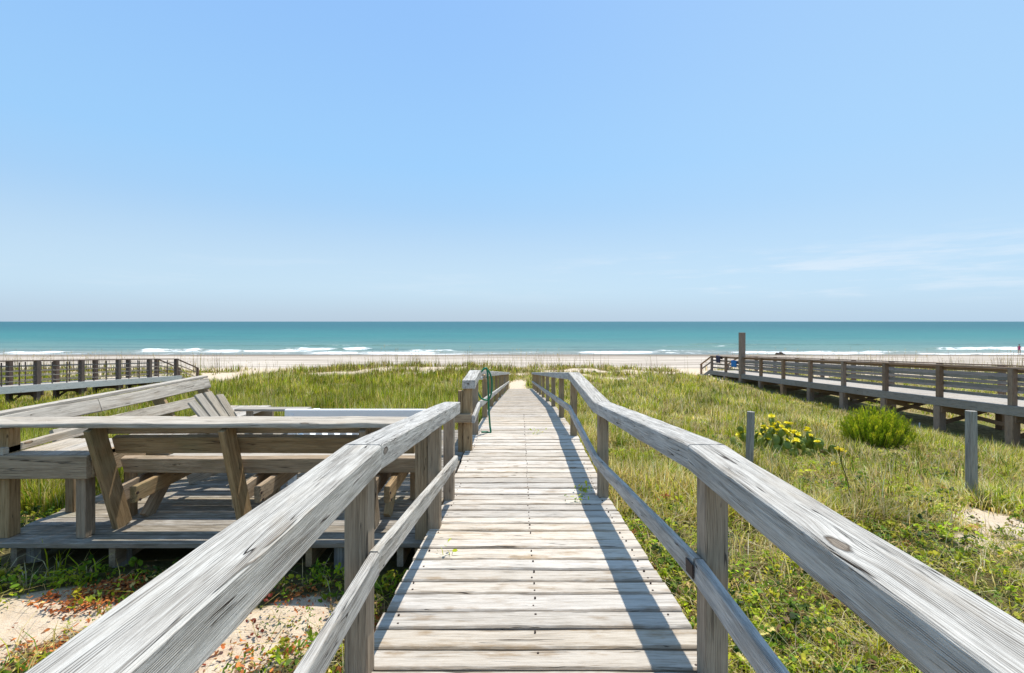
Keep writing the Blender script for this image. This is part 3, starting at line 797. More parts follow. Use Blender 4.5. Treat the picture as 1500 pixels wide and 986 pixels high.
towel((14.13, 31.6, zd(rd(31.6) - .825)), .8, .42, (.02, .17, .45), 'bright blue towel hanging between the rails beside the tall piling', 'towel')

# ------------------------------------------------------------------ left-hand neighbouring boardwalk
lb = empty('boardwalk', (-21, 23, zd(3.8)), 'grey boardwalk with dark posts and pale edge board at far left', 'boardwalk')
def ld(y): return 2.61 + .068 * (y - 19.0)
wd = Wood(); y = 10.0
while y < 29.1:
    wd.board((-21.8, y + .07, zd(ld(y)) - .02), (-20.47, y + .07, zd(ld(y)) - .02), .14, .038); y += .147
wd.build('decking', M['greendeck'], lb)
for xs in (-20.445, -21.825):
    w_ = Wood(); y = 10.0
    while y < 29.0:
        y2 = min(y + 4.8, 29.15); w_.board((xs, y, zd(ld(y)) - .11), (xs, y2 - .004, zd(ld(y2)) - .11), .045, .29, n=3); y = y2
    w_.build('edge_board', M['paleedge'], lb)
for k in range(10):
    yp = 28.85 - 2.08 * k
    for xs in (-20.55, -21.73):
        onepost('post', M['darkpost'], lb, xs - .085, xs + .085, yp - .085, yp + .085, float(gz(xs, yp)) - .3, zd(ld(yp) - 1.02), n=3)
        if k < 9:
            for f in (.35, .68):
                onepost('baluster', M['darkpost'], lb, xs - .02, xs + .02, yp - 2.08 * f - .02, yp - 2.08 * f + .02, zd(ld(yp - 2.08 * f)), zd(ld(yp - 2.08 * f) - .98))
    zt = zd(ld(yp) + .34); zg = float(gz(-21, yp))
    one('cross_beam', M['darkpost'], lb, (-21.9, yp + .12, zt), (-20.4, yp + .12, zt), .05, .2)
    if zt - zg > .3:
        one('brace', M['darkpost'], lb, (-20.55, yp + .12, zg + .1), (-21.0, yp + .12, zt), .045, .09)
        one('brace', M['darkpost'], lb, (-21.73, yp + .12, zg + .1), (-21.25, yp + .12, zt), .045, .09)
for xs in (-20.55, -21.73):
    for h, wx, tz in ((1.04, .12, .04), (.82, .03, .035), (.62, .03, .035), (.42, .03, .035), (.2, .03, .04)):
        one('top_rail' if h > 1 else 'rail_bar', M['darkpost'] if h > 1 else M['bluegrey'], lb, (xs, 10.0, zd(ld(10) - h)), (xs, 28.95, zd(ld(28.95) - h)), wx, tz, n=4)
    one('stair_rail', M['darkpost'], lb, (xs, 28.9, zd(ld(28.9) - 1.04)), (xs, 30.8, zd(ld(28.9) - .3)), .1, .05)
    one('stair_rail', M['bluegrey'], lb, (xs, 28.9, zd(ld(28.9) - .72)), (xs, 30.8, zd(ld(28.9) - .02)), .03, .05)
    one('stair_rail', M['bluegrey'], lb, (xs, 28.9, zd(ld(28.9) - .4)), (xs, 30.8, zd(ld(28.9) + .3)), .03, .05)
    one('stair_stringer', M['bluegrey'], lb, (xs, 29.1, zd(ld(28.9) + .1)), (xs, 30.8, zd(ld(28.9) + .75)), .05, .22)
    onepost('post', M['darkpost'], lb, xs - .06, xs + .06, 30.7, 30.82, zd(4.3), zd(ld(28.9) - .3))

# ------------------------------------------------------------------ stakes in the grass
x_, y_ = hit(1096, 692); z_ = float(gz(x_, y_))
w_ = Wood(); w_.pole((x_, y_, z_ - .3), (x_ + .035, y_, zd((603 - VY) * y_ / F)), .052, .05)
tag(w_.build('wooden_stake', M['stake']), 'slim grey timber stake standing in front of the yellow flowering cactus', 'post', 'timber stakes in the dune grass')
x_, y_ = hit(1424, 735); z_ = float(gz(x_, y_))
w_ = Wood(); w_.pole((x_, y_, z_ - .3), (x_ - .012, y_, zd((602 - VY) * y_ / F)), .056, .054)
tag(w_.build('wooden_stake', M['stake']), 'taller grey timber stake standing alone beside the bare sand patch at right', 'post', 'timber stakes in the dune grass')
x_, y_ = hit(1347, 628); z_ = float(gz(x_, y_))
V, Fc = tube_mesh([(x_, y_, z_ - .1), (x_, y_, z_ + .1), (x_ + .004, y_, z_ + .2)], .02)
tag(link('marker_pipe', pymesh('marker_pipe', V, Fc, True), M['pipe']), 'short white pipe stub in the grass right of the round green shrub', 'pipe')

# ------------------------------------------------------------------ blades and leaves
def mass_mesh(name, V, loops, starts, cols, mat, parent=None, smooth=False):
    me = bpy.data.meshes.new(name)
    me.vertices.add(len(V)); me.vertices.foreach_set('co', V.astype(np.float32).ravel())
    me.loops.add(len(loops)); me.loops.foreach_set('vertex_index', loops.astype(np.int32))
    me.polygons.add(len(starts)); me.polygons.foreach_set('loop_start', starts.astype(np.int32))
    if smooth: me.polygons.foreach_set('use_smooth', np.ones(len(starts), bool))
    me.update(calc_edges=True)
    at = me.color_attributes.new('Col', 'FLOAT_COLOR', 'POINT')
    at.data.foreach_set('color', np.concatenate([cols, np.ones((len(cols), 1))], 1).astype(np.float32).ravel())
    return link(name, me, mat, parent)

def blade_arrays(P, H, W, ang, lean, col, twist=None):
    n = len(P)
    dirv = np.stack([np.cos(ang), np.sin(ang), np.zeros(n)], -1)
    tw = ang + np.pi / 2 if twist is None else twist
    sd = np.stack([np.cos(tw), np.sin(tw), np.zeros(n)], -1)
    up = np.array([0, 0, 1.0])
    def pt(t): return P + up * (H * (t - .42 * np.minimum(lean, 1.6) * t ** 2))[:, None] + dirv * (H * lean * t ** 2 * .8)[:, None]
    a, b, c = pt(0), pt(.5), pt(1.0)
    V = np.stack([a - sd * (W / 2)[:, None], a + sd * (W / 2)[:, None], b - sd * (W * .42)[:, None], b + sd * (W * .42)[:, None], c], 1).reshape(-1, 3)
    i = np.arange(n)[:, None] * 5
    loops = (i + np.array([[0, 1, 3, 2, 2, 3, 4]])).ravel()
    starts = (np.arange(n)[:, None] * 7 + np.array([[0, 4]])).ravel()
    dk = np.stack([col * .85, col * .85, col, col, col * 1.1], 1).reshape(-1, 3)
    return V, loops, starts, np.clip(dk, 0, 1)

def leaf_arrays(P, size, yaw, tilt, asp, col, sides=6, roll=None):
    n = len(P); th = np.arange(sides) / sides * np.pi * 2
    roll = rng.normal(0, .35, n) if roll is None else roll
    lx = np.cos(th)[None] * size[:, None]; ly = np.sin(th)[None] * (size * asp)[:, None]
    lz = np.abs(ly) * .25
    ct_, st_ = np.cos(roll)[:, None], np.sin(roll)[:, None]
    ly, lz = ly * ct_ - lz * st_, ly * st_ + lz * ct_
    ct_, st_ = np.cos(tilt)[:, None], np.sin(tilt)[:, None]
    lx, lz = lx * ct_ - lz * st_, lx * st_ + lz * ct_
    cy, sy_ = np.cos(yaw)[:, None], np.sin(yaw)[:, None]
    X = lx * cy - ly * sy_; Y = lx * sy_ + ly * cy
    V = (P[:, None, :] + np.stack([X, Y, lz], -1)).reshape(-1, 3)
    loops = np.arange(n * sides); starts = np.arange(n) * sides
    return V, loops, starts, np.repeat(col, sides, 0)

def cat(parts):
    V, L, S, C = [], [], [], []; vo = lo = 0
    for (v, l, s, c) in parts:
        V.append(v); L.append(l + vo); S.append(s + lo); C.append(c); vo += len(v); lo += len(l)
    return np.concatenate(V), np.concatenate(L), np.concatenate(S), np.concatenate(C)

PAL = {k: np.array(v) for k, v in dict(green=(.17, .27, .015), ygreen=(.44, .45, .028), straw=(.67, .53, .19), olive=(.28, .265, .03), dark=(.045, .09, .010),
       pale=(.70, .60, .36), brown=(.24, .15, .07), rust=(.42, .13, .035), orange=(.66, .22, .06), red=(.20, .04, .02), lime=(.46, .56, .024)).items()}
def palette(n, names, weights, jit=.18):
    ix = rng.choice(len(names), n, p=np.array(weights) / sum(weights))
    c = np.stack([PAL[k] for k in names])[ix]
    return np.clip(c * (1 + rng.normal(0, jit, (n, 1))) * (1 + rng.normal(0, .06, (n, 3))), .004, .9)

def clear_of_timber(x, y, pad=.0):
    ok = ~((x > -.66 - pad) & (x < .80 + pad) & (y < 26.0))
    ok &= ~((x > -3.82 - pad) & (x < -.6) & (y > 3.36 - pad) & (y < 6.9 + pad))
    ok &= ~((x > 13.9) & (x < 16.3) & (y < 37.2)); ok &= ~((x > -21.9) & (x < -20.4) & (y < 30.8))
    return ok

def scatter(n, y0, y1, power, xhalf=lambda y: 1.16 * y + 3.0, lo=None, hi=None):
    u = rng.random(n)
    if abs(power - 1) < 1e-6: y = y0 * (y1 / y0) ** u
    else:
        a, b = y0 ** (1 - power), y1 ** (1 - power); y = (a + (b - a) * u) ** (1 / (1 - power))
    h = xhalf(y); x = (rng.random(n) * 2 - 1) * h
    if lo is not None: x = lo + rng.random(n) * (hi - lo)
    return x, y

# --- left meadow: tall yellow-green dune grass; right field: drier and shorter
x, y = scatter(620000, 4.6, 44.0, 1.35)     # density along y falls off with distance
keep = clear_of_timber(x, y, .05) & (rng.random(len(x)) < vegmask(x, y)) 
left = x < -.3
_cx, _cy = hit(1146, 664); keep &= np.hypot((x - _cx) / .8, (y - _cy) / .5) > 1
cl_ = fbm(x * .9, y * .9, 101, 3)
keep &= rng.random(len(x)) < np.where(left, .55 + .6 * sstep(.35, .55, cl_), .35 + .8 * sstep(.4, .6, cl_))
x, y, left = x[keep], y[keep], left[keep]; n = len(x)
tone = fbm(x * .35, y * .35, 107, 3); tone2 = fbm(x * 1.6, y * 1.6, 109, 2)
z = gz(x, y)
far = sstep(8, 26, y)
H = np.where(left, rng.uniform(.30, .62, n), rng.uniform(.12, .34, n) + far * .22) * (.35 + 1.1 * sstep(.25, .72, fbm(x * .7, y * .7, 151, 4))) * (.8 + .4 * tone)
H *= 1 - .55 * sstep(11.5, 13.2, x) * (y < 37) - .45 * sstep(-16.5, -19.5, x) * (y < 31)
Wd = (.0045 + .0009 * y) * rng.uniform(.7, 1.4, n)
ang = rng.uniform(0, 6.28, n); lean = np.where(left, rng.gamma(2.5, .16, n), rng.gamma(3.0, .26, n))
cA = palette(n, ['green', 'ygreen', 'olive', 'straw', 'dark'], [1.5, 3.0, 3.6, 2.2, .8])
cB = palette(n, ['straw', 'pale', 'olive', 'ygreen', 'green', 'brown'], [5, 2.8, 2.2, 2.0, .8, .9])
cC = palette(n, ['olive', 'ygreen', 'straw', 'green', 'dark', 'pale'], [3.2, 2.8, 3.4, 1.1, .8, 1.2])
wl = np.where(left, 1.0, 0.0)[:, None]
fr = (far * .75)[:, None]
dry = sstep(.45, .62, tone)[:, None]; gp = sstep(.52, .64, tone2)[:, None] * (1 - wl)
col = cA * wl + (1 - wl) * np.where(rng.random((n, 1)) < fr, cC, cB)
col = np.where((wl > .5) & (rng.random((n, 1)) < dry * .35), cB, col)
col = np.where(rng.random((n, 1)) < gp * .5, palette(n, ['green', 'ygreen', 'dark', 'lime'], [1.8, 2.6, 1, .8]), col)
col = col * (.72 + .56 * sstep(.3, .7, fbm(x * 1.1 + 40, y * .8, 157, 3)))[:, None]
crest = sstep(31, 36, y)[:, None]
col = np.where(rng.random((n, 1)) < crest * .75, palette(n, ['brown', 'olive', 'straw', 'green'], [2.2, 3, 1.6, 1.4]), col)
P = np.stack([x, y, z - .02], -1)
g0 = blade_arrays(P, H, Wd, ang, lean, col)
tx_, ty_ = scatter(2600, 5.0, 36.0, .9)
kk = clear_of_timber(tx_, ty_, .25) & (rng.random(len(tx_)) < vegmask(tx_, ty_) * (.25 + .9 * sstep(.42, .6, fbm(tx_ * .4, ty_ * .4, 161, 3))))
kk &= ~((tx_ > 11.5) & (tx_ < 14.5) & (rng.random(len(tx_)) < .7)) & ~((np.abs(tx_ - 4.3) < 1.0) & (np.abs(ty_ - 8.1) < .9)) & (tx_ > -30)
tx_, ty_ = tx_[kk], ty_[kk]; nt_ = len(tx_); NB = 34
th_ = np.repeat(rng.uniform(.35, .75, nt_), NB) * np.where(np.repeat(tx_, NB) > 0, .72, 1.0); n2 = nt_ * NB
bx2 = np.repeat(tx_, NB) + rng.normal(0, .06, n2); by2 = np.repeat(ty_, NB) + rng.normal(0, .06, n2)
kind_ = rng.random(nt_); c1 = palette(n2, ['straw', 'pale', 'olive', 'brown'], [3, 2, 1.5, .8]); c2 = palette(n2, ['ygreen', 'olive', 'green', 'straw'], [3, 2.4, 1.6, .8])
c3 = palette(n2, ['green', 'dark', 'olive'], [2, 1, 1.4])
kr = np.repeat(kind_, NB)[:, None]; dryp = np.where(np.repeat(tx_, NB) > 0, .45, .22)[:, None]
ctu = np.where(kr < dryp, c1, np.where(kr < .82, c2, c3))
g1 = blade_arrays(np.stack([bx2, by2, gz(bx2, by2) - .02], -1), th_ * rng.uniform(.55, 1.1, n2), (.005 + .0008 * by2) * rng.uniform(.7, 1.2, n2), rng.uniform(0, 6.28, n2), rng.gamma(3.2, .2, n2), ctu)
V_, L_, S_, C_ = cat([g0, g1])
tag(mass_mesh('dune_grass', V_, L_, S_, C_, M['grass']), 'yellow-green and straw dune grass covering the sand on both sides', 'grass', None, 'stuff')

# --- near ground: tangled dry grass on the right, near the walk, and a little on the left
x, y = scatter(170000, 1.1, 9.5, .9)
keep = clear_of_timber(x, y, .02) & (rng.random(len(x)) < vegmask(x, y) * np.where(x < 0, .22, .85))
keep &= rng.random(len(x)) < np.where(x > 0, .35, .15) + .75 * sstep(.42, .6, fbm(x * 1.3, y * 1.3, 113, 3))
x, y = x[keep], y[keep]; n = len(x)
P = np.stack([x, y, gz(x, y) - .01], -1)
V1 = blade_arrays(P, rng.uniform(.08, .30, n), (.0032 + .0006 * y) * rng.uniform(.7, 1.3, n), rng.uniform(0, 6.28, n), rng.gamma(4, .3, n),
                  palette(n, ['straw', 'pale', 'ygreen', 'brown', 'green'], [4.2, 2.6, 2.2, 1.2, 1.0]))
V_, L_, S_, C_ = V1
tag(mass_mesh('dry_grass', V_, L_, S_, C_, M['grass']), 'tangled short dry grass close to the boardwalk', 'grass', None, 'stuff')

# --- creeping leafy ground cover
x, y = scatter(30000, 1.0, 10.5, .8)
pr = fbm(x * .8, y * .8, 127, 3); edge_walk = np.exp(-((np.abs(x - .07) - .8) / .5) ** 2)
dens = np.where(x > 0, .35 + .8 * sstep(.38, .58, pr) * sstep(8.5, 5.0, y) + .5 * edge_walk, .10 * sstep(.42, .62, pr) + .5 * edge_walk * sstep(.4, .55, pr))
strip = np.exp(-((y - 3.26) / .12) ** 2) * (x < -.6) * (x > -5)      # lush strip along the platform's front edge
dens = np.maximum(dens, strip * (.7 + .9 * sstep(.30, .45, fbm(x * 1.5, y * 1.5, 129, 2))))
sandveg = .42 * sstep(.45, .6, fbm(x * 3, y * 3, 133, 2)) * (x < 0) * (y < 3.3); dens = np.maximum(dens, sandveg)
corner = sstep(1.1, .5, np.hypot(x + 2.0, (y - 1.85) * 1.6)); dens = np.maximum(dens, corner * .8)
dens = np.where((x < -3.85) & (y > 3.2), np.maximum(dens, .7 * sstep(9, 5, y)), dens)
keep = clear_of_timber(x, y, .03) & (rng.random(len(x)) < dens * np.maximum(vegmask(x, y), np.where(x < 0, .5, .10)))
px0, py0 = x[keep], y[keep]; npl = len(px0)
lush = ((px0 < -.6) & (py0 > 3.05))
pal_l = palette(npl, ['green', 'lime', 'ygreen', 'dark', 'straw', 'brown'], [3.4, 2.0, 2.8, 1.6, .8, .6], .15)
redp = (px0 < -.3) & (py0 < 3.0) & (rng.random(npl) < .38)
pal_l[redp] = palette(int(redp.sum()), ['rust', 'orange', 'brown', 'red'], [2, 1.2, 1, .6])
redr = (px0 > 0) & (rng.random(npl) < .05); pal_l[redr] = palette(int(redr.sum()), ['rust', 'brown'], [1, 2])
NL = 15
t = np.tile(np.arange(NL) / NL, (npl, 1)); run = rng.integers(0, 3, (npl, NL))
ra = rng.uniform(0, 6.28, (npl, 3)); ra = np.take_along_axis(ra, run, 1) + rng.normal(0, .25, (npl, NL))
rl = rng.uniform(.05, .16, (npl, 1)) * (1 + .05 * py0[:, None])
hh = rng.uniform(.02, .13, (npl, 1)) * np.where(px0 < 0, .8, 1.0)[:, None] * np.where(lush, 1.3, 1.0)[:, None]
lx_ = px0[:, None] + np.cos(ra) * rl * t; ly_ = py0[:, None] + np.sin(ra) * rl * t
lz_ = hh * (1 - .75 * t ** 1.5) + rng.normal(0, .008, (npl, NL)) + .008
x, y, hz_ = lx_.ravel(), ly_.ravel(), np.maximum(lz_.ravel(), .006)
colr = np.repeat(pal_l, NL, 0) * (1 + rng.normal(0, .14, (npl * NL, 1))); n = len(x)
ok = clear_of_timber(x, y, .0); yaw_ = ra.ravel() + rng.normal(0, .9, n)
P = np.stack([x, y, gz(x, y) + hz_], -1)
size = np.repeat(rng.uniform(.008, .021, npl), NL) * rng.uniform(.7, 1.2, n) * (1 + .03 * y)
tl = np.where(x < 0, rng.normal(.55, .45, n), rng.normal(.35, .5, n))
asp = np.repeat(rng.uniform(.32, .75, npl), NL)
lv = leaf_arrays(P[ok], size[ok], yaw_[ok], tl[ok], asp[ok], np.clip(colr[ok], .004, .9))
sel = rng.random(npl) < .8; ns_ = int(sel.sum()) * 3        # stems and runners
sp = np.repeat(np.stack([px0[sel], py0[sel], gz(px0[sel], py0[sel])], -1), 3, 0)
st_ = blade_arrays(sp, np.repeat(hh[sel, 0], 3) * rng.uniform(.8, 1.5, ns_), rng.uniform(.003, .005, ns_), rng.uniform(0, 6.28, ns_), rng.uniform(.4, 1.6, ns_), palette(ns_, ['green', 'brown', 'ygreen', 'straw'], [2, 1.4, 1, 1]))
V_, L_, S_, C_ = cat([lv, st_])
tag(mass_mesh('ground_cover', V_, L_, S_, C_, M['leaf']), 'creeping green leafy ground cover beside the boardwalk and platform', 'ground cover', None, 'stuff')

# --- orange and brown leaf litter on the sand
parts = []
lit = []
for (px, py, r, c) in [(165, 868, .18, 2200), (215, 850, .14, 1100), (120, 890, .12, 180), (70, 880, .10, 90), (90, 955, .22, 300), (30, 965, .22, 200), (430, 870, .20, 220), (440, 950, .25, 150), (350, 985, .25, 130), (250, 900, .15, 120)]:
    bx, by = hit(px, py); lit.append((bx + rng.normal(0, r * .55, c), by + rng.normal(0, r * .38, c)))
for (px, py, r, c) in [(1020, 900, .22, 500), (1085, 960, .3, 700), (1180, 950, .4, 600), (960, 850, .2, 300), (925, 790, .2, 250), (1120, 880, .3, 400)]:
    bx, by = hit(px, py); lit.append((bx + rng.normal(0, r * .7, c), by + rng.normal(0, r * .6, c)))
x = np.concatenate([a for a, b in lit]); y = np.concatenate([b for a, b in lit])
k_ = clear_of_timber(x, y, .0) & (y > .5); x, y = x[k_], y[k_]; n = len(x)
P = np.stack([x, y, gz(x, y) + np.abs(rng.normal(.008, .015, n))], -1)
colr = palette(n, ['rust', 'orange', 'brown', 'red', 'straw'], [3, 2.2, 2.4, .8, .9])
rt = x > 0; colr[rt] = palette(int(rt.sum()), ['brown', 'rust', 'straw', 'red', 'pale'], [3.4, 1.0, 2.0, .6, 1.4])
ntw = 420; xt = np.concatenate([rng.uniform(-3.6, -.7, ntw // 2), rng.uniform(.85, 4.0, ntw // 2)]); yt_ = rng.uniform(1.3, 3.2, ntw)
Pt = np.stack([xt, yt_, gz(xt, yt_) + .004], -1)
tw_ = blade_arrays(Pt, rng.uniform(.03, .12, ntw), rng.uniform(.002, .004, ntw), rng.uniform(0, 6.28, ntw), rng.uniform(2.0, 3.2, ntw), palette(ntw, ['brown', 'straw', 'pale'], [2, 2, 1]))
lf_ = leaf_arrays(P, rng.uniform(.008, .019, n), rng.uniform(0, 6.28, n), rng.normal(0, .4, n), rng.uniform(.22, .6, n), colr)
V_, L_, S_, C_ = cat([lf_, tw_])
tag(mass_mesh('leaf_litter', V_, L_, S_, C_, M['litter']), 'orange and brown dry leaves strewn over the sand', 'dry leaves', None, 'stuff')

# --- sea oats on the crest
n = 5600
y = rng.uniform(31, 44, n); x = (rng.random(n) * 2 - 1) * 62
k_ = (rng.random(n) < sstep(.40, .66, fbm(x * .22, y * .22, 131, 3))) & clear_of_timber(x, y) & (path_mask(x, y) < .3)
x, y = x[k_], y[k_]; n = len(x)
P = np.stack([x, y, gz(x, y)], -1); H = rng.uniform(.8, 1.9, n)
b1 = blade_arrays(P, H, rng.uniform(.012, .026, n), rng.normal(2.8, 1.2, n), np.abs(rng.normal(.16, .14, n)), palette(n, ['straw', 'brown', 'olive'], [1, 2, 1.2], .2) * .55)
tips = b1[0].reshape(-1, 5, 3)[:, 4]
hd = rng.random(n) < .55; T = tips[hd].repeat(5, 0) - np.array([0, 0, 1]) * (np.tile(np.arange(5), hd.sum()) * .045)[:, None]
T = T + rng.normal(0, .015, T.shape)
b2 = leaf_arrays(T, np.full(len(T), .035), rng.uniform(0, 6.28, len(T)), rng.normal(.9, .4, len(T)), np.full(len(T), .35), palette(len(T), ['straw', 'brown'], [1, 1], .2))
V_, L_, S_, C_ = cat([b1, b2])
tag(mass_mesh('sea_oats', V_, L_, S_, C_, M['grass']), 'thin tall sea oat stems along the dune crest', 'sea oats', None, 'stuff')

# ------------------------------------------------------------------ shrub: dense upright bright green
x0, y0 = hit(1283, 652); z0 = float(gz(x0, y0))
sb = empty('green_shrub', (x0, y0, z0), 'round bright green feathery shrub in front of the right boardwalk', 'shrub')
ns = 420; R = .74; Hh = .84
a = rng.uniform(0, 6.28, ns); q = np.sqrt(rng.random(ns))
bx = x0 + np.cos(a) * q * R * .62; by = y0 + np.sin(a) * q * R * .62
tx = x0 + np.cos(a) * q * R * rng.uniform(.85, 1.08, ns); ty = y0 + np.sin(a) * q * R * rng.uniform(.85, 1.08, ns)
tz = z0 + Hh * np.sqrt(np.clip(1 - (q * .93) ** 2, .05, 1)) * rng.uniform(.78, 1.1, ns)
V = []; Fc = []
for i in range(0, ns, 3):
    tube_mesh([(bx[i], by[i], z0 - .02), ((bx[i] * .4 + tx[i] * .6), (by[i] * .4 + ty[i] * .6), z0 + (tz[i] - z0) * .45), (tx[i], ty[i], tz[i])], .006, 4, V, Fc, .4)
link('stem', pymesh('stem', V, Fc), plain('shrub_stem', (.09, .06, .035), .9), sb)
nl = 90
f = rng.uniform(.12, 1.0, (ns, nl)); ff = f[..., None]
B0 = np.stack([bx, by, np.full(ns, z0)], -1)[:, None]; B2 = np.stack([tx, ty, tz], -1)[:, None]
B1 = np.stack([bx * .4 + tx * .6, by * .4 + ty * .6, z0 + (tz - z0) * .45], -1)[:, None]
PP = ((1 - ff) ** 2 * B0 + 2 * ff * (1 - ff) * B1 + ff ** 2 * B2).reshape(-1, 3) + rng.normal(0, .012, (ns * nl, 3))
n = len(PP); tint = np.repeat(rng.random(ns), nl)
cc = np.where((tint < .55)[:, None], np.array([.21, .33, .015]), np.array([.38, .46, .03])) * (1 + rng.normal(0, .15, (n, 1)))
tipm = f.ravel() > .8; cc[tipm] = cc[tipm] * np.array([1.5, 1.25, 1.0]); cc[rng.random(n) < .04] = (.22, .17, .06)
out_a = np.arctan2(PP[:, 1] - y0, PP[:, 0] - x0) + rng.normal(0, .7, n)
V_, L_, S_, C_ = blade_arrays(PP, rng.uniform(.035, .065, n), rng.uniform(.006, .010, n), out_a, rng.uniform(.1, .7, n), np.clip(cc, 0, 1))
mass_mesh('foliage', V_, L_, S_, C_, M['leaf'], sb)

# ------------------------------------------------------------------ prickly pear
x0, y0 = hit(1146, 664); z0 = float(gz(x0, y0))
pc = empty('prickly_pear', (x0, y0, z0), 'prickly pear cactus covered in yellow flowers behind the slim stake', 'cactus')
def pad_mesh():
    V = []; Fc = []; nu, nv = 14, 8
    for i in range(nv + 1):
        ph = math.pi * i / nv
        for j in range(nu):
            th = j / nu * math.tau
            zz = .5 - .5 * math.cos(ph); r = math.sin(ph) * (.36 + .12 * zz)
            V.append((r * math.cos(th), r * math.sin(th) * .26, zz))
    for i in range(nv):
        for j in range(nu):
            j2 = (j + 1) % nu; Fc.append((i * nu + j, i * nu + j2, (i + 1) * nu + j2, (i + 1) * nu + j))
    return pymesh('pad', V, Fc, True)
pm, nt, out = newmat('cactus_skin'); N = NT(nt)
tc = N.n('ShaderNodeTexCoord').outputs['Object']
vo = N.n('ShaderNodeTexVoronoi'); vo.inputs['Scale'].default_value = 7; N.set(vo.inputs['Vector'], tc)
c = N.mix(N.noise(tc, 3, 3), (.085, .15, .014), (.25, .29, .03)); c = N.mix(N.map(vo.outputs['Distance'], .14, .06), c, (.42, .36, .16))
b = N.n('ShaderNodeBsdfPrincipled'); N.set(b.inputs['Base Color'], c); b.inputs['Roughness'].default_value = .5
N.set(b.inputs['Normal'], N.bump(N.map(vo.outputs['Distance'], .2, 0), .6, .02)); nt.links.new(b.outputs[0], out.inputs[0])
pme = pad_mesh(); pme.materials.append(pm)
fV = []; fF = []
for ring, (nP, r1, hh) in enumerate([(9, 1.0, .55), (8, .75, .85), (6, .35, .9)]):
    for j in range(nP):
        t = (j + .5 * ring) / nP * math.tau; dt = .55 * math.pi / nP * 1.6
        b0 = len(fV); rr = r1
        fV += [(.12 * math.cos(t - .2), .12 * math.sin(t - .2), .1), (.12 * math.cos(t + .2), .12 * math.sin(t + .2), .1),
               (rr * math.cos(t + dt), rr * math.sin(t + dt), hh * .85), (rr * 1.1 * math.cos(t), rr * 1.1 * math.sin(t), hh), (rr * math.cos(t - dt), rr * math.sin(t - dt), hh * .85)]
        fF.append((b0, b0 + 1, b0 + 2, b0 + 3, b0 + 4))
fme = pymesh('flower', fV, fF); fme.materials.append(plain('yellow_petal', (.90, .78, .04), .6, .12, 3))
bud_c = plain('bud_skin', (.42, .38, .05), .6)
V, Fc = tube_mesh([(0, 0, -.1), (0, 0, .5), (0, 0, .9), (0, 0, 1.05)], .35, 8, None, None, .4)
bme = pymesh('bud', V, Fc, True); bme.materials.append(bud_c)
def child(name, me, par, mat4, inv=None):
    o = bpy.data.objects.new(name, me); COL.objects.link(o); o.parent = par
    if inv is not None: o.matrix_parent_inverse = inv.inverted()
    o.matrix_basis = mat4; return o
tops = []
def pad(base, sc, yaw, tiltx, tilty, depth):
    rot = Matrix.Rotation(yaw, 4, 'Z') @ Matrix.Rotation(tilty, 4, 'Y') @ Matrix.Rotation(tiltx, 4, 'X')
    mat4 = Matrix.Translation(base) @ rot @ Matrix.Diagonal((sc * 1.02, sc, sc, 1))
    po = child('pad', pme, pc, mat4); tops.append((mat4, sc, po))
    if depth > 0:
        for s in random.sample((-1, 0, 1), random.choice((1, 1, 1, 2))):
            loc = mat4 @ Vector((.30 * s, 0, .92 if s == 0 else .82))
            pad(loc, sc * random.uniform(.72, .95), yaw + random.uniform(-.9, .9), random.uniform(-.45, .45), tilty * .5 + s * .55 + random.uniform(-.2, .2), depth - 1)
random.seed(21)
pads_n = 0
for j in range(70):
    a = random.uniform(0, 6.28); q = math.sqrt(random.random())
    bx_, by_ = math.cos(a) * q * .74, math.sin(a) * q * .42
    if len(tops) > 96: break
    hgt = 3 if q < .5 else (2 if q < .8 else 1)
    pad(Vector((bx_, by_, float(gz(x0 + bx_, y0 + by_)) - z0 - .02)), random.uniform(.165, .225), random.uniform(-1.2, 1.2), random.uniform(-.35, .35), random.uniform(-.3, .3) + bx_ * .5, hgt)
def smix(mat4, sc, v): return mat4 @ Vector(v)
tp_ = sorted(tops, key=lambda t: -(t[0] @ Vector((0, 0, 1))).z)
nf = 0
for mat4, sc, po in tp_[:62]:
    for s in random.sample((-.28, -.1, .12, .3), 2):
        loc = mat4 @ Vector((s, 0, 1.0 - abs(s) * .35))
        rot = Matrix.Rotation(random.uniform(-.5, .5), 4, 'X') @ Matrix.Rotation(random.uniform(-.5, .5) + s, 4, 'Y')
        if nf < 46 and random.random() < .5:
            child('flower', fme, po, Matrix.Translation(loc) @ rot @ Matrix.Scale(random.uniform(.04, .055), 4), mat4); nf += 1
        elif random.random() < .6:
            child('bud', bme, po, Matrix.Translation(loc) @ rot @ Matrix.Scale(random.uniform(.024, .034), 4), mat4)
random.seed(5)

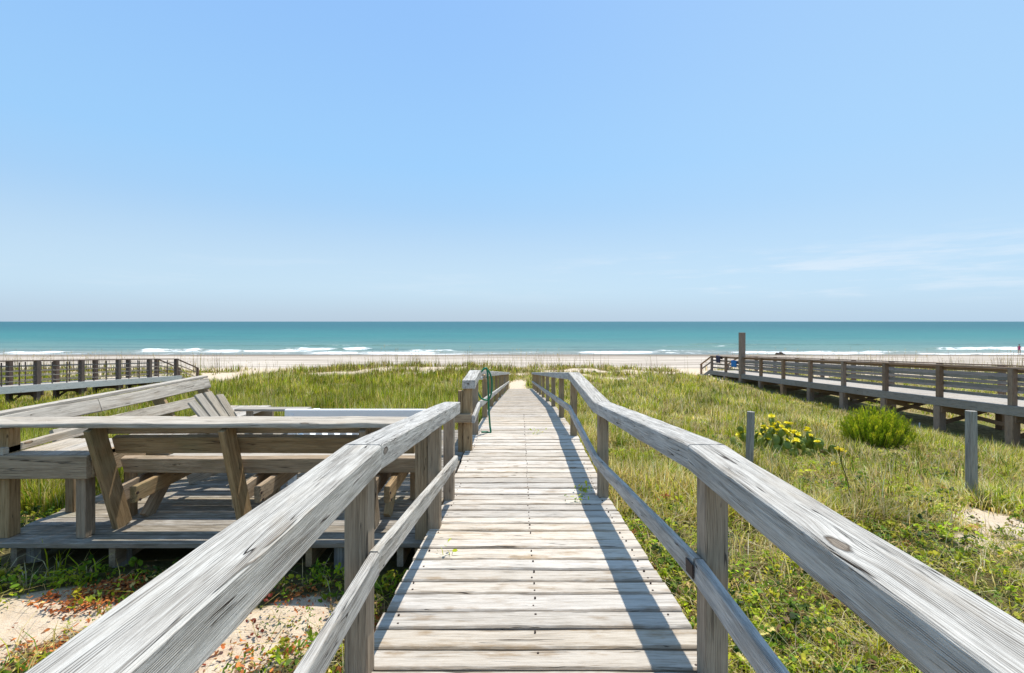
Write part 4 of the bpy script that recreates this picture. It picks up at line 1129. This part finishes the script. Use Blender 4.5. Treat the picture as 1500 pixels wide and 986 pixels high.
# ------------------------------------------------------------------ tall weed with yellow heads, and small plants
def weed(base, tip, label, heads, leafn=26, r=.006, group=None):
    o = empty('flowering_weed', base, label, 'plant', group)
    b_, t_ = Vector(base), Vector(tip); L = (t_ - b_).length
    pts = smooth_path([b_, b_.lerp(t_, .4) + Vector((.02, 0, 0)), b_.lerp(t_, .75), t_], 5)
    V, Fc = tube_mesh(pts, r, 6, None, None, .5)
    for h in heads: tube_mesh(smooth_path([b_.lerp(t_, .75), b_.lerp(t_, .75).lerp(Vector(h), .6) + Vector((0, 0, -.02)), h], 4), r * .6, 5, V, Fc, .6)
    link('stem', pymesh('stem', V, Fc, True), plain('weed_stem', (.11, .09, .035), .8), o)
    f = rng.uniform(.05, .98, leafn)[:, None]; PP = np.array(b_) * (1 - f) + np.array(t_) * f
    bl = blade_arrays(PP, rng.uniform(.05, .12, leafn), rng.uniform(.012, .02, leafn), rng.uniform(0, 6.28, leafn), rng.uniform(.5, 1.2, leafn), palette(leafn, ['green', 'ygreen', 'dark'], [2, 2, 1]))
    mass_mesh('leaves', *bl, M['leaf'], o)
    for h in list(heads) + [tip]:
        k = 40; HP = np.array(h)[None] + rng.normal(0, 1, (k, 3)) * np.array([.020, .020, .009])
        lf = leaf_arrays(HP, np.full(k, .010), rng.uniform(0, 6.28, k), rng.normal(.2, .5, k), np.full(k, .7), np.tile(np.array([[.78, .62, .03]]), (k, 1)) * (1 + rng.normal(0, .12, (k, 1))))
        mass_mesh('flower_head', *lf, M['leaf'], o)
bx_, by_ = hit(1247, 742); bz = float(gz(bx_, by_)); sc = by_ / F
def atp(px, py, y): return ((px - VX) * y / F, y, zd((py - VY) * y / F))
weed((bx_, by_, bz), atp(1228, 657, by_), 'tall thin weed with small yellow flower heads beside the cactus', [atp(1221, 679, by_), atp(1233, 660, by_)])

def tuft(px, py, nb, h, wv, names, wts, label, lean=.7):
    bx, by = hit(px, py); bz = float(gz(bx, by))
    P = np.stack([bx + rng.normal(0, .03, nb), by + rng.normal(0, .03, nb), np.full(nb, bz - .01)], -1)
    bl = blade_arrays(P, rng.uniform(.5, 1.0, nb) * h, rng.uniform(.7, 1.2, nb) * wv, rng.uniform(0, 6.28, nb), rng.gamma(4, lean / 4, nb), palette(nb, names, wts))
    o = mass_mesh('grass_tuft', *bl, M['grass']); tag(o, label, 'grass tuft', 'grass tufts beside the boardwalk')
tuft(1290, 975, 90, .34, .006, ['pale', 'straw', 'ygreen'], [3, 2, 1], 'pale straw-coloured grass tuft under the right handrail in the bottom right corner', .9)
tuft(85, 838, 14, .30, .012, ['ygreen', 'pale', 'lime'], [2, 1, 2], "small upright green grass tuft in front of the platform's left stub post", .5)
tuft(125, 852, 12, .26, .011, ['lime', 'pale', 'green'], [2, 2, 1], 'arching yellow-green grass tuft beside the orange fallen leaves', .9)
tuft(30, 862, 16, .24, .008, ['pale', 'straw', 'lime'], [2, 2, 1], 'dry pale grass tuft on the bare sand at the left edge', 1.0)
tuft(1385, 700, 60, .30, .006, ['ygreen', 'green', 'straw'], [3, 2, 1], 'green grass tuft left of the taller stake at right', .8)
tuft(1060, 835, 60, .30, .005, ['straw', 'pale', 'brown'], [3, 2, 1], 'brown dry grass tuft behind the nearest right handrail post', 1.0)

def sprout(X, Y, k, label, spread=.07):
    z = zd(ddrop(Y)) + .006
    P = np.stack([X + rng.normal(0, spread, k), Y + rng.normal(0, spread * .55, k), z + np.abs(rng.normal(0, .035, k))], -1)
    lf = leaf_arrays(P, rng.uniform(.010, .022, k), rng.uniform(0, 6.28, k), rng.normal(.3, .5, k), rng.uniform(.4, .7, k), palette(k, ['green', 'lime', 'ygreen'], [2, 3, 2]))
    nb = max(5, k // 4); P2 = np.stack([X + rng.normal(0, spread * .4, nb), Y + rng.normal(0, spread * .3, nb), np.full(nb, z - .01)], -1)
    bl = blade_arrays(P2, rng.uniform(.04, .10, nb), np.full(nb, .005), rng.uniform(0, 6.28, nb), rng.uniform(.3, 1.2, nb), palette(nb, ['ygreen', 'green'], [1, 1]))
    o = mass_mesh('deck_weed', *cat([lf, bl]), M['leaf']); tag(o, label, 'weed', 'weeds sprouting between deck boards')
sprout(.22, 6.62, 16, 'small yellow-green weed growing between the far level boards of the walk', .08)
sprout(.57, 4.36, 30, 'green weed sprouting in the handrail shadow near the right deck edge', .04)
sprout(.47, 4.05, 14, 'sparse wispy weed on the deck left of the green sprout', .06)
sprout(-.44, 2.98, 5, 'tiny dried weed near the left edge of the deck boards', .04)

# ------------------------------------------------------------------ bather at the waterline
pxp, Yp = 1493, 85.0
Xp = (pxp - VX) * Yp / F
pe = empty('person', (Xp, Yp, .0), 'person in a dark red swimsuit standing at the water edge far right', 'person', None, 2.6)
J = [((0, 0, .93), .13), ((0, 0, 1.12), .115), ((0, 0, 1.32), .14), ((0, 0, 1.47), .07), ((0, .01, 1.55), .062), ((0, .02, 1.66), .098), ((0, .01, 1.74), .075),
     ((.10, 0, .88), .095), ((.11, .03, .50), .062), ((.12, -.02, .09), .042), ((.12, .10, .03), .038),
     ((-.10, 0, .88), .095), ((-.12, .10, .50), .062), ((-.12, .02, .09), .042), ((-.12, .14, .03), .038),
     ((.19, 0, 1.42), .058), ((.26, -.02, 1.15), .044), ((.27, .08, .92), .034), ((.27, .12, .84), .03),
     ((-.19, 0, 1.42), .058), ((-.27, -.02, 1.16), .044), ((-.24, .14, .99), .034), ((-.22, .2, .95), .03)]
E = [(0, 1), (1, 2), (2, 3), (3, 4), (4, 5), (5, 6), (0, 7), (7, 8), (8, 9), (9, 10), (0, 11), (11, 12), (12, 13), (13, 14), (2, 15), (15, 16), (16, 17), (17, 18), (2, 19), (19, 20), (20, 21), (21, 22)]
me = bpy.data.meshes.new('body'); me.from_pydata([j[0] for j in J], E, [])
body = bpy.data.objects.new('body', me); COL.objects.link(body); body.parent = pe
sk = body.modifiers.new('skin', 'SKIN')
for i, v in enumerate(me.skin_vertices[0].data): v.radius = (J[i][1], J[i][1]); v.use_root = (i == 0)
ss = body.modifiers.new('smooth', 'SUBSURF'); ss.levels = 1; ss.render_levels = 1
me.materials.append(plain('skin', (.42, .24, .16), .6, .08))
def lathe(name, rows, mat, par, seg=14):
    V = []; Fc = []
    for (z, rx, ry, cy) in rows:
        for j in range(seg):
            t = j / seg * math.tau; V.append((rx * math.cos(t), cy + ry * math.sin(t), z))
    for i in range(len(rows) - 1):
        for j in range(seg):
            j2 = (j + 1) % seg; Fc.append((i * seg + j, i * seg + j2, (i + 1) * seg + j2, (i + 1) * seg + j))
    Fc.append(tuple(range(seg - 1, -1, -1))); Fc.append(tuple((len(rows) - 1) * seg + j for j in range(seg)))
    o = link(name, pymesh(name, V, Fc, True), mat, None); o.parent = par; return o
lathe('swimsuit', [(.80, .17, .13, .0), (.90, .20, .15, 0), (1.05, .165, .135, 0), (1.2, .17, .14, 0), (1.36, .19, .15, 0), (1.42, .13, .12, 0)], plain('swimsuit_cloth', (.45, .04, .12), .8), pe)
lathe('hair', [(1.62, .09, .07, -.045), (1.68, .105, .095, -.01), (1.75, .095, .095, 0), (1.79, .05, .05, 0)], plain('hair', (.05, .03, .02), .7), pe)

# dark heap near the surf, seen past the tall piling
x0, y0 = (1142 - VX) * 82.5 / F, 82.5
V = []; Fc = []
def lump(cx, cy, cz, rx, ry, rz):
    b0 = len(V); nu, nv = 14, 8
    for i in range(nv + 1):
        ph = math.pi * i / nv
        for j in range(nu):
            t = j / nu * math.tau; p = Vector((math.sin(ph) * math.cos(t), math.sin(ph) * math.sin(t), math.cos(ph)))
            k = 1 + .28 * mnoise.noise(p * 2.3 + Vector((cx, cy, 0)))
            V.append((cx + p.x * rx * k, cy + p.y * ry * k, cz + p.z * rz * k))
    for i in range(nv):
        for j in range(nu):
            j2 = (j + 1) % nu; Fc.append((b0 + i * nu + j, b0 + (i + 1) * nu + j, b0 + (i + 1) * nu + j2, b0 + i * nu + j2))
zb = float(gz(x0, y0))
lump(x0 - .3, y0, zb + .08, .45, .35, .28); lump(x0 + .25, y0 + .05, zb + .12, .38, .35, .36); lump(x0 + .6, y0, zb + .05, .3, .3, .2)
tag(link('seaweed_heap', pymesh('seaweed_heap', V, Fc, True), plain('dark_seaweed', (.06, .042, .03), .8, .4, 6, bumpd=.05)), "dark brown heap lying at the water's edge beyond the tall piling", 'seaweed')

scn.render.engine = 'CYCLES'
scn.cycles.use_denoising = True
scn.cycles.max_bounces = 6; scn.cycles.transparent_max_bounces = 4
